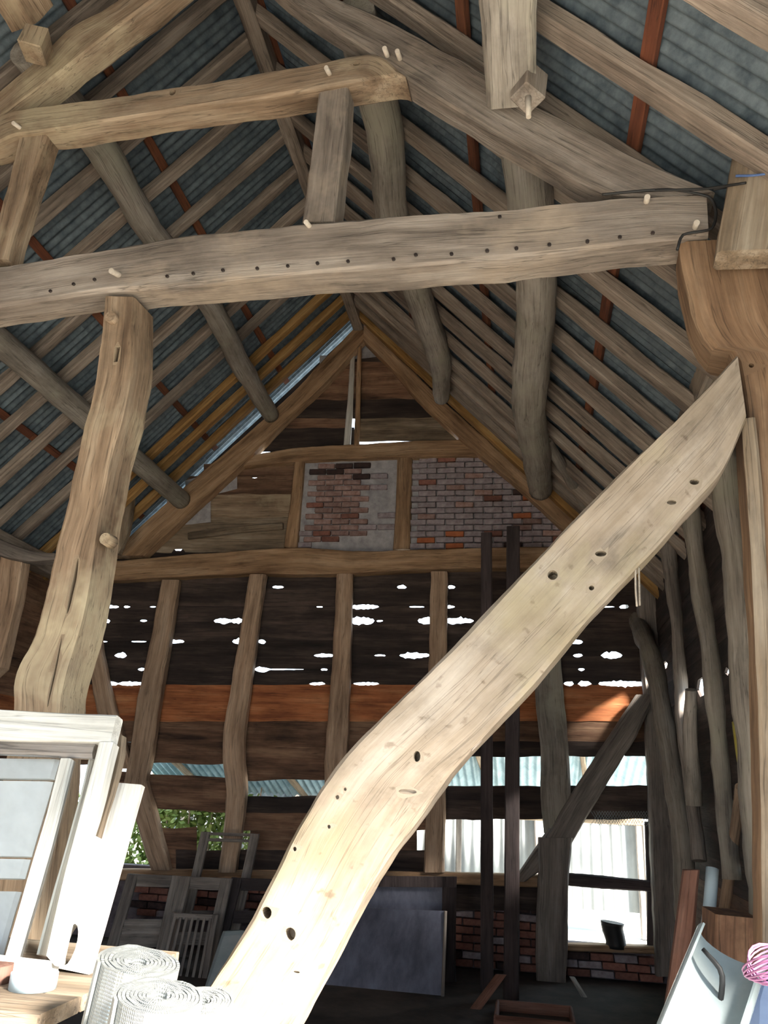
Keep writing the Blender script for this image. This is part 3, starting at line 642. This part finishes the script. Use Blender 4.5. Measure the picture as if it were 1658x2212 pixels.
# crooked poles of the right wall
S = [([(1352, 1180), (1362, 1250), (1372, 1330), (1400, 1400), (1418, 1470), (1440, 1600), (1462, 1740), (1475, 1860), (1480, 2000)], [.13, .13, .125, .12, .12, .11, .1, .1, .1], 'pole', 1.27, 'crooked'),
     ([(1438, 1130), (1448, 1230), (1460, 1330), (1468, 1460), (1475, 1560), (1490, 1700), (1510, 1860)], [.075, .075, .07, .07, .07, .07, .07], 'grey_wood', 1.32, ''),
     ([(1488, 1080), (1500, 1180), (1515, 1280), (1530, 1380), (1542, 1500), (1556, 1640), (1566, 1760), (1580, 1900)], [.085, .085, .085, .08, .08, .07, .07, .07], 'pole', 1.3, ''),
     ([(1560, 980), (1572, 1080), (1590, 1200), (1602, 1320), (1610, 1440), (1625, 1600), (1640, 1800), (1650, 1980)], [.125, .125, .12, .12, .11, .11, .11, .11], 'pole', 1.28, ''),
     ([(1490, 1490), (1490, 1560), (1492, 1640), (1498, 1740)], [.055, .07, .07, .085], 'pole', 1.24, '')]
for pts, rad, mt, X, _ in S: sx(pts, [r*.85 for r in rad], M[mt], X, wr, wob=.03, flat=.9)
for (x0, y0, x1, y1, r, mt) in [(1600, 1700, 1560, 1990, .035, 'stud'), (1620, 1330, 1610, 1700, .03, 'grey_wood'), (1590, 1560, 1640, 1900, .03, 'moss')]:
    sx([(x0, y0), (x1, y1)], [r, r], M[mt], 1.33, wr, 'lath', wob=.01)
# left wall timbers seen beside the tan post
for y in (5.2, 6.3, 7.5, 8.5): bar('stud', V((-5.38, y, 0)), V((-5.38, y, 3.8)), V((.12, 0, 0)), V((0, .14, 0)), M['stud'], wl, wob=.012)
# short wall strut poles at the left eaves
o = beam('post', [PY(0, 1195, 7.0), PY(-12, 1300, 7.0), PY(-45, 1480, 7.0)], [PY(48, 1200, 7.0), PY(35, 1290, 7.0), PY(0, 1440, 7.0)], V((0, .16, 0)), M['stud'], wob=.01); lab(o, 'short post end lit beneath the purlin at the left edge', 'post')
o = beam('beam', [PY(-80, 1120, 6.9), PY(0, 1165, 6.9), PY(70, 1190, 6.9), PY(118, 1195, 6.9)], [PY(-80, 1165, 6.9), PY(0, 1200, 6.9), PY(60, 1212, 6.9), PY(118, 1208, 6.9)], V((0, .16, 0)), M['grey_wood'], wob=.012); lab(o, 'dark worn beam end above the short post at the left edge')
o = beam('brace', [PY(265, 980, 8.4), PY(250, 1060, 8.4), PY(232, 1140, 8.4), PY(232, 1195, 8.4)], [PY(290, 990, 8.4), PY(285, 1080, 8.4), PY(275, 1150, 8.4), PY(256, 1195, 8.4)], V((0, .1, 0)), M['board_pale'], wob=.012); lab(o, 'short pale prop beside the tan post under the lower left purlin', 'prop')
o = pole('wind_brace', [PY(1182, 950, 7.2), PY(1215, 1010, 7.6), PY(1262, 1090, 8.3), PY(1320, 1180, 8.6)], [.05, .052, .055, .055], M['pole'], wob=.015); lab(o, 'thin curved wind brace running down beside the lower right purlin', 'brace')
# front wall with its open doorway (behind the photographer)
FW = empty('wall_front', V((XR, DY, 0)), kind='structure')
def fp(n, pts): 
    vs = [V((x, DY+d, z)) for d in (0, -.08) for (x, z) in pts]; k = len(pts)
    link(n, mesh(n, vs, [tuple(range(k)), tuple(2*k-1-i for i in range(k))]+[(i, i+k, (i+1) % k+k, (i+1) % k) for i in range(k)]), M['board_brown'], FW)
fp('boarding', [(-5.6, 0), (DX0, 0), (DX0, DZ1), (-5.6, DZ1)]); fp('boarding', [(DX1, 0), (1.5, 0), (1.5, DZ1), (DX1, DZ1)])
fp('boarding', [(-5.95, DZ1), (1.8, DZ1), (XR, ZR+.3)])
o = box('floor', V((XR, 4.1, -.05)), (7.3, 10.1, .1), M['earth'], bev=0); tag(o, kind='structure')
o = box('floor', V((XR+.2, 1.2, .006)), (6.6, 4.3, .02), M['floor'], bev=.004); tag(o, kind='structure')
o = box('ground', V((0, 4, -.2)), (60, 60, .18), M['ground'], bev=0); tag(o, kind='structure')

# ------------------------------------------------------------------ seen through the gaps: yard and outbuilding
SH = empty('shed', V((0, 12.5, 0)), 'pale corrugated shed standing outside beyond the gable openings', 'shed')
corr('wall_sheet', V((-5.5, 12.6, .2)), V((1, 0, 0)), V((0, 0, 1)), 7.4, 1.55, .02, .14, M['sheet_white'], SH, V((0, -1, 0)))
corr('roof_sheet', V((-5.7, 12.35, 1.78)), V((1, 0, 0)), V((0, .93, .36)).normalized(), 7.8, 1.8, .02, .14, M['sheet_white'], SH, V((0, -.36, .93)))
bar('fascia', V((-5.7, 12.33, 1.74)), V((2.1, 12.33, 1.74)), V((0, .03, 0)), V((0, 0, .1)), M['board_pale'], SH, seg=.5)
for x in (-5.2, -3.4, -1.6, .2, 1.6): bar('post', V((x, 12.5, -.1)), V((x, 12.5, 1.8)), V((.1, 0, 0)), V((0, .1, 0)), M['grey_wood'], SH, seg=.4)
LT = empty('lean_to_roof', V((0, 9.4, 2.1)), 'blue corrugated lean-to roof fixed outside the gable', 'roof')
corr('roof_sheet', V((-5.3, 9.25, 2.55)), V((1, 0, 0)), V((0, .938, -.346)), 6.9, 3.0, .02, .10, M['sheet_blue'], LT, V((0, .346, .938)))
for x in (-4.6, -3.1, -1.35, -.35, .9): bar('rafter', V((x-.3, 9.3, 2.46)), V((x, 12.0, 1.47)), V((.06, 0, 0)), V((0, 0, .08)), M['board_pale'], LT, seg=.4)
bar('beam', V((-5.3, 12.05, 1.39)), V((1.6, 12.05, 1.39)), V((0, .08, 0)), V((0, 0, .1)), M['board_pale'], LT, seg=.4)
for x in (-4.7, -2.6, -.9, 1.62): bar('post', V((x, 12.05, -.1)), V((x, 12.05, 1.37)), V((.08, 0, 0)), V((0, .08, 0)), M['grey_wood'], LT, seg=.4)
# hedge
vs, fs = [], []
for k in range(4200):
    c = V((random.gauss(-4.9, .75), random.gauss(11.7, .15), random.uniform(.0, 1.5))); a = V((random.uniform(-1, 1), random.uniform(-1, 1), random.uniform(-1, 1))).normalized()*.06; b_ = a.orthogonal().normalized()*.03
    i = len(vs); vs += [c-a, c+b_, c+a, c-b_]; fs.append((i, i+1, i+2, i+3))
HB = empty('bush', V((-4.6, 11.6, 0)), 'green and yellow leafy bush outside beyond the left gable opening', 'bush')
o = link('leaves', mesh('leaves', vs, fs), M['leaf'], HB); o['kind'] = 'stuff'
for k in range(5): pole('stem', [V((-5+k*.3, 11.6, -.1)), V((-5.1+k*.35, 11.65, 1.6))], [.02, .01], M['stud'], HB, sides=6, seg=.3)

# ------------------------------------------------------------------ things against the back wall
for (xa_, xb_, yt, l) in ((1050, 1051, 1150, 'dark square pole standing upright, left one of the pair before the gable'), (1108, 1104, 1136, 'dark square pole standing upright, right one of the pair before the gable')):
    Y = 8.1 if xa_ < 1100 else 7.9
    t_ = PY(xa_, yt, Y); b_ = PY(xb_, 2190, Y); b_ = V((b_.x, Y, 0.0)); wdt = .115 if xa_ < 1100 else .135
    o = beam('pole', [t_-V((wdt/2, 0, 0)), b_-V((wdt/2, 0, 0))], [t_+V((wdt/2, 0, 0)), b_+V((wdt/2, 0, 0))], V((0, .07, 0)), M['dark_pole'], seg=.15, wob=.004); lab(o, l, 'pole')
# big metal sheets leaning
def panel(name, A, B, Y, th, mat, label, cat, rim=None, parent=None):
    a, b_, c, d = [PY(x, y, Y+k) for (x, y, k) in A]
    o = beam(name, [a, d], [b_, c], V((0, th, 0)), mat, parent, seg=.2, wob=.003, ch=.004)
    if label: lab(o, label, cat)
    return o
BP = empty('cupboard_panel', PY(830, 2212, 8.3), 'dark framed panel standing behind the blue grey metal sheet', 'panel')
beam('board', [PY(705, 1900, 8.4), PY(705, 2160, 8.4)], [PY(980, 1900, 8.4), PY(985, 2160, 8.4)], V((0, .03, 0)), M['sheetmetal'], BP, seg=.2, wob=.003)
beam('frame_rail', [PY(700, 1892, 8.36), PY(700, 1915, 8.36)], [PY(985, 1894, 8.36), PY(985, 1917, 8.36)], V((0, .04, 0)), M['dark_pole'], BP, seg=.2)
beam('frame_stile', [PY(955, 1917, 8.36), PY(950, 2160, 8.36)], [PY(985, 1917, 8.36), PY(982, 2160, 8.36)], V((0, .04, 0)), M['dark_pole'], BP, seg=.2)
MS = beam('metal_sheet', [PY(715, 1960, 8.05), PY(690, 2080, 7.9), PY(665, 2230, 7.75)], [PY(965, 1968, 8.05), PY(962, 2080, 7.9), PY(956, 2230, 7.75)], V((0, .012, 0)), M['sheetmetal'], seg=.15, wob=.004, ch=.004); lab(MS, 'large blue grey metal sheet leaning behind the diagonal brace', 'sheet')
bar('rim', PY(962, 1968, 8.03), PY(953, 2230, 7.73), V((.03, 0, 0)), V((0, .03, 0)), M['grey_wood'], MS, seg=.3, sub=1)
# racks and ladder on the left
def frame(name, label, cat, top, bot, Y, w_, mat, rungs=(), Yb=None, wr=None, slats=0):
    """top=(x0,x1,y) bottom=(x0,x1,y): two stiles, top rail and rungs given as fractions"""
    Yb = Yb or Y-.25
    tl, tr, bl, brr = PY(top[0], top[2], Y), PY(top[1], top[2]+4, Y), PY(bot[0], bot[2], Yb), PY(bot[1], bot[2], Yb)
    e = empty(name, (bl+brr)/2, label, cat, 'wooden racks against the plinth' if name == 'rack' else None)
    dv = V((0, .04, 0)); wv = V((w_, 0, 0))
    bar('stile', tl, bl, wv, dv, mat, e, seg=.15, wob=.003, ch=.004, sub=1); bar('stile', tr, brr, wv, dv, mat, e, seg=.15, wob=.003, ch=.004, sub=1)
    for f_ in (0,)+tuple(rungs):
        p, q = tl.lerp(bl, f_), tr.lerp(brr, f_); hw = (wr or w_)
        bar('rail', p+V((w_/2, -.003, -hw/2)), q+V((-w_/2, -.003, -hw/2)), V((0, .034, 0)), V((0, 0, hw)), mat, e, seg=.15, wob=.003, ch=.004, sub=1)
    for k in range(slats):
        f_ = (k+.7)/(slats+.4)
        bar('slat', tl.lerp(tr, f_)+V((0, -.022, -w_*.6)), bl.lerp(brr, f_)+V((0, -.022, 0)), V((w_*.5, 0, 0)), V((0, .012, 0)), mat, e, seg=.2, wob=.002, sub=1, ch=.002)
    return e
frame('ladder', 'narrow ladder end standing highest among the racks at left', 'ladder', (445, 551, 1797), (365, 478, 2150), 8.65, .095, M['grey_wood'], (.04, .5), wr=.03)
frame('rack', 'leftmost open wooden rack frame leaning on the brick plinth', 'rack', (288, 384, 1888), (215, 330, 2140), 8.3, .11, M['grey_wood'], (.40, .47, .53))
frame('rack', 'middle open wooden rack frame behind the slatted crate lid', 'rack', (402, 490, 1893), (340, 438, 2140), 8.2, .11, M['grey_wood'], (.5,))
frame('rack', 'rightmost open wooden rack frame half hidden by the diagonal brace', 'rack', (512, 610, 1896), (452, 560, 2140), 8.35, .11, M['dark_pole'], (.3,))
frame('slatted_lid', 'slatted wooden crate lid leaning before the racks', 'lid', (372, 466, 1972), (328, 436, 2150), 7.9, .05, M['grey_wood'], (.95,), slats=7)
o = beam('tray', [PY(480, 2012, 7.4), PY(470, 2040, 7.4), PY(435, 2150, 7.2)], [PY(520, 2010, 7.4), PY(545, 2030, 7.4), PY(500, 2190, 7.2)], V((0, .05, 0)), M['plastic'], wob=.004, ch=.03); lab(o, 'grey plastic tray leaning between the racks and the brace', 'tray')
o = bar('plank', PY(1082, 2105, 7.6), V((PY(1060, 2212, 7.4).x-.12, 7.35, .03)), V((.09, 0, 0)), V((0, .03, 0)), M['red_wood'], seg=.2, wob=.003); lab(o, 'short brown plank leaning against the pair of dark poles', 'plank')
o = bar('stick', PY(1235, 2110, 8.4), V((PY(1262, 2212, 8.2).x, 8.1, .03)), V((.05, 0, 0)), V((0, .03, 0)), M['grey_wood'], seg=.2, wob=.003); lab(o, 'thin stick leaning below the bright window', 'stick')
CT = empty('crate', PY(1150, 2212, 7.2), 'open wooden crate frame at the foot of the dark poles', 'crate')
c0 = PY(1070, 2212, 7.0); c1 = PY(1240, 2212, 7.0); zc = c0.z
bar('side', V((c0.x, 7.0, zc)), V((c1.x, 7.0, zc)), V((0, .03, 0)), V((0, 0, .12)), M['red_wood'], CT, seg=.2); bar('side', V((c0.x, 7.5, zc)), V((c1.x, 7.5, zc)), V((0, .03, 0)), V((0, 0, .12)), M['red_wood'], CT, seg=.2)
bar('side', V((c0.x, 7.02, zc)), V((c0.x, 7.5, zc)), V((.03, 0, 0)), V((0, 0, .12)), M['red_wood'], CT, seg=.2); bar('side', V((c1.x, 7.02, zc)), V((c1.x, 7.5, zc)), V((.03, 0, 0)), V((0, 0, .12)), M['red_wood'], CT, seg=.2)
for xx, yy in ((c0.x, 7.03), (c1.x, 7.03), (c0.x, 7.47), (c1.x, 7.47)): bar('leg', V((xx, yy, zc-.06)), V((xx, yy, 0)), V((.05, 0, 0)), V((0, .05, 0)), M['red_wood'], CT, seg=.2)

# ------------------------------------------------------------------ right foreground
o = beam('timber', [PY(1478, 1880, 4.6), PY(1462, 2000, 4.5), PY(1432, 2230, 4.4), V((PY(1400, 2500, 4.3).x, 4.3, .0))], [PY(1512, 1880, 4.6), PY(1502, 2000, 4.5), PY(1478, 2230, 4.4), V((PY(1455, 2500, 4.3).x, 4.3, .0))], V((0, .07, 0)), M['red_wood'], wob=.004); lab(o, 'reddish sawn timber leaning upright by the right wall', 'timber')
o = pole('pipe', [PY(1538, 1876, 4.7), PY(1532, 1960, 4.65), PY(1520, 2060, 4.6), PY(1498, 2250, 4.5)], [.032, .032, .032, .032], M['pipe'], sides=16, wob=0, seg=.1); lab(o, 'pale blue plastic pipe standing beside the reddish timber', 'pipe')
# gutter channel
def gutter(name, top, bot, r, mat, label):
    d = (bot-top).normalized(); u = V((1, .15, 0)); u = (u-d*u.dot(d)).normalized(); v = d.cross(u)
    if v.y < 0: v = -v
    vs, fs, n = [], [], 16
    for k, P_ in enumerate([top+(bot-top)*f_ for f_ in (0, .05, .3, .6, 1)]):
        for rr in (r, r*.93):
            for j in range(n+1):
                a = math.radians(-30+240*j/n); vs.append(P_+(u*math.cos(a)+v*math.sin(a)*.55)*rr)
    m_ = 2*(n+1)
    for k in range(4):
        for s_ in (0, n+1):
            for j in range(n): a = k*m_+s_+j; fs.append((a, a+1, a+1+m_, a+m_))
        fs.append((k*m_, k*m_+n+1, (k+1)*m_+n+1, (k+1)*m_)); fs.append((k*m_+n, k*m_+2*n+1, (k+1)*m_+2*n+1, (k+1)*m_+n))
    for e in (0, 4*m_):
        for j in range(n): fs.append((e+j, e+j+1, e+n+1+j+1, e+n+1+j))
    o = link(name, mesh(name, vs, fs, None, True), mat); bm = bmesh.new(); bm.from_mesh(o.data); bmesh.ops.recalc_face_normals(bm, faces=bm.faces); bm.to_mesh(o.data); bm.free(); o.data.set_sharp_from_angle(angle=.6)
    return lab(o, label, 'gutter')
gt = PY(1580, 2040, 2.7); gbm = PY(1500, 2260, 2.45); dd = (gbm-gt); gbm = gt+dd*((gt.z-.02)/-dd.z)
go = gutter('gutter', gt, gbm, .098, M['plastic'], 'grey plastic gutter length leaning in the lower right corner')
o = pole('bracket', [gt+V((-.09, -.05, -.01)), gt+V((-.05, -.08, -.06)), gt+V((-.06, -.07, -.14)), gt+V((-.08, -.05, -.18))], [.006, .008, .008, .005], M['black'], go, sides=7, wob=0, seg=.02)
# net coil and blue tub
NC = empty('netting_coil', PY(1690, 2090, 2.2), 'purple plastic netting coil at the lower right edge', 'coil')
cc = PY(1668, 2085, 2.2)
for k in range(9):
    a0_ = k*.35; pts = [cc+V((math.cos(a)*(.05+.002*k), math.sin(a)*.06, math.sin(a)*.035*math.cos(a0_)+math.cos(a)*.03*math.sin(a0_))) for a in [j*math.pi/8 for j in range(17)]]
    pole('strand', pts, [.0025], M['pink'], NC, sides=5, wob=0, seg=.02)
o = beam('tub', [PY(1625, 2130, 2.75), PY(1610, 2260, 2.75), V((PY(1610, 2260, 2.75).x, 2.75, 0))], [PY(1800, 2125, 2.75), PY(1800, 2260, 2.75), V((PY(1800, 2260, 2.75).x, 2.75, 0))], V((0, .2, 0)), M['blue'], ch=.03, wob=.003); lab(o, 'blue plastic tub at the bottom right corner beneath the netting coil', 'tub')
o = beam('box', [PY(1545, 1975, 4.2), PY(1545, 2100, 4.2), V((PY(1545, 2100, 4.2).x, 4.2, 0))], [PY(1640, 1985, 4.2), PY(1640, 2100, 4.2), V((PY(1640, 2100, 4.2).x, 4.2, 0))], V((0, .3, 0)), M['board_brown'], wob=.004); lab(o, 'dark brown box standing behind the grey gutter', 'box')

# ------------------------------------------------------------------ left foreground: bench, old sashes, foil rolls
LN = V((0, 1, -.27))
def PS(px, py, d=2.222): return PL(px, py, LN, d)
def sb(name, A, B, d, th, mat, par, **kw):
    nv = LN.normalized()
    return beam(name, [PS(*p, d) for p in A], [PS(*p, d) for p in B], nv*th, mat, par, seg=.05, **kw)
SA = empty('window_sash', PS(60, 2080), 'white painted glazed window sash leaning upright on the bench', 'window sash')
sb('top_rail', [(-120, 1524), (0, 1532), (252, 1545)], [(-120, 1590), (0, 1596), (238, 1602)], 2.222, .045, M['white_paint'], SA, wob=.003, ch=.005)
sb('stile', [(213, 1603), (175, 1745), (140, 1880), (98, 2062)], [(243, 1603), (208, 1745), (165, 1880), (118, 2086)], 2.222, .05, M['white_paint'], SA, wob=.003, ch=.004)
sb('glazing_rail', [(-120, 1592), (0, 1596), (205, 1602)], [(-120, 1622), (0, 1628), (196, 1638)], 2.24, .03, M['grey_wood'], SA, wob=.003)
sb('glazing_bar', [(130, 1638), (95, 1770), (60, 1890), (8, 2068)], [(152, 1638), (120, 1770), (86, 1890), (34, 2070)], 2.225, .035, M['white_paint'], SA, wob=.003, ch=.004)
sb('bottom_rail', [(-120, 2052), (0, 2062), (112, 2075)], [(-120, 2100), (0, 2108), (100, 2118)], 2.222, .045, M['white_paint'], SA, wob=.003, ch=.005)
sb('pane', [(150, 1638), (35, 2065)], [(205, 1640), (100, 2072)], 2.245, .004, M['glass'], SA, wob=0, ch=.001)
sb('pane', [(-120, 1628), (-240, 2052)], [(130, 1634), (10, 2064)], 2.245, .004, M['glass'], SA, wob=0, ch=.001)
o = sb('casement', [(196, 1610), (170, 1715), (115, 1910), (75, 2062)], [(205, 1610), (182, 1715), (128, 1910), (88, 2062)], 2.275, .05, M['white_paint'], None, wob=.004); lab(o, 'slim white casement stile standing just behind the glazed sash', 'casement')
# boards seen through the pane
for i, (y0, y1, l) in enumerate([(1640, 1682, 'upper'), (1688, 1850, 'broad'), (1856, 1898, 'narrow'), (1926, 2064, 'lowest')]):
    k = (y0-1637)/430*-126
    o = sb('white_board', [(-200, y0-4), (-200, y1-4)], [(128+k, y0), (128+k-(y1-y0)*.29, y1)], 2.32+.01*i, .02, M['paper'], None, wob=.003); lab(o, l+' white board stacked behind the left pane of the sash', 'board')
o = sb('door_board', [(245, 1582), (234, 1640), (222, 1700), (196, 1800)], [(268, 1590), (264, 1640), (246, 1710), (216, 1810)], 2.30, .025, M['board_pale'], None, wob=.012); lab(o, 'rough edged pale board sticking out behind the sash', 'board')
o = sb('painted_board', [(225, 1688), (190, 1820), (160, 1930), (118, 2090)], [(306, 1695), (268, 1830), (235, 1945), (190, 2105)], 2.35, .03, M['white_paint'], None, wob=.004, ch=.004); lab(o, 'broad white painted board right of the sash, round dark hole low down', 'board')
cut(o, [(PS(150, 2040, 2.35), LN.normalized(), V((0, .27, 1)), .02, .05, .12, False)])
# bench
BE = empty('bench', V((-1.6, 2.4, 0)), 'rough wooden workbench carrying the sash and boards at lower left', 'bench')
zb_ = PS(60, 2118).z-.005
e0 = PL(0, 2152, (0, 0, 1), zb_-1.65); e1 = PL(170, 2200, (0, 0, 1), zb_-1.65)
ydir = (e1-e0).normalized()
for i, (y0, y1) in enumerate([(1.84, 2.02), (2.025, 2.2), (2.205, 2.4), (2.405, 2.6)]):
    beam('plank', [V((-3.0, y0, zb_)), V((-1.04, y0, zb_))], [V((-3.0, y1, zb_)), V((-1.04, y1, zb_))], V((0, 0, -.035)), M['board_pale'], BE, seg=.1, wob=.003, ch=.004)
bar('apron', V((-3.0, 1.86, zb_-.1)), V((-1.06, 1.86, zb_-.1)), V((0, .03, 0)), V((0, 0, .12)), M['board_pale'], BE, seg=.1, wob=.003)
for xx in (-2.9, -1.12):
    for yy in (1.92, 2.53): bar('leg', V((xx, yy, zb_-.04)), V((xx, yy, 0)), V((.07, 0, 0)), V((0, .07, 0)), M['board_pale'], BE, seg=.2)
# a taped roll on the bench
tp = PL(70, 2135, (0, 0, 1), zb_-1.65)+V((0, 0, .0))
o = pole('tape_roll', [tp, tp+V((0, 0, .035))], [.055, .055], M['pipe'], sides=24, wob=.001); lab(o, 'flat pale blue roll of tape lying on the bench', 'tape roll')
o = pole('tape_core', [tp+V((-.13, .02, 0)), tp+V((-.13, .02, .04))], [.05, .05], M['red_wood'], sides=20, wob=.001); lab(o, 'brown disc lying on the bench at the lower left edge', 'disc')
# foil rolls
def roll(px, py, Y, axis, r, length, label, turns=8.5):
    top = PY(px, py, Y); ax = V(axis).normalized(); u = ax.orthogonal().normalized(); v = ax.cross(u); vs, fs, tc = [], [], []
    n = int(turns*28); 
    if length is None: length = top.z/ax.z-.01
    for k in range(n+1):
        a = 2*math.pi*k/28; rr = r*(.25+.75*k/n)*(1+.02*noise.noise(V((a, px, 0))))
        j = .004*noise.noise(V((a*2, 3, px)))
        for s_, q in ((0, 0), (1, 1)):
            for th in (0, r*.075):
                p = top-ax*(length*q-j*(1-q))+(u*math.cos(a)+v*math.sin(a))*(rr-th); vs.append(p); tc.append(V((a*rr, 0, length*q)))
    for k in range(n):
        a, b_ = 4*k, 4*k+4   # outer-top0 inner-top1 outer-bot2 inner-bot3
        fs += [(a, b_, b_+2, a+2), (a+1, a+3, b_+3, b_+1), (a, a+1, b_+1, b_)]
    fs += [(0, 2, 3, 1), (4*n, 4*n+1, 4*n+3, 4*n+2)]
    o = link('foil_roll', mesh('foil_roll', vs, fs, tc, False), M['foil']); lab(o, label, 'roll', None); return o
roll(302, 2076, 1.78, (.16, -.10, .98), .088, None, 'tallest silver bubble foil roll standing beside the bench')
roll(345, 2150, 1.62, (.12, -.12, .98), .085, None, 'second silver foil roll in front of the tallest one')
roll(438, 2162, 2.05, (.05, -.2, .97), .075, None, 'lower silver foil roll beside the foot of the diagonal brace')
# crumpled white cloth spilling over
n = 34; vs, fs = [], []
c0 = PY(500, 2196, 2.35)
for i in range(n):
    for j in range(n):
        u_, v_ = i/(n-1)-.5, j/(n-1)-.5
        p = c0+V((u_*.55, v_*.6, -.45*(u_*u_+v_*v_)*1.6-.02)); h = noise.noise(p*6)*.05+abs(noise.noise(p*14))*.03
        vs.append(p+V((0, 0, h)))
for i in range(n-1):
    for j in range(n-1): a = i*n+j; fs.append((a, a+1, a+n+1, a+n))
o = link('dust_sheet', mesh('dust_sheet', vs, fs, None, True), M['cloth']); md = o.modifiers.new('s', 'SOLIDIFY'); md.thickness = .004
lab(o, 'crumpled white dust sheet heaped at the foot of the diagonal brace', 'sheet')
o = box('chest', V((c0.x, c0.y, (c0.z-.32)/2)), (.40, .40, c0.z-.32), M['board_pale'], bev=.01); lab(o, 'wooden chest under the white dust sheet', 'chest')
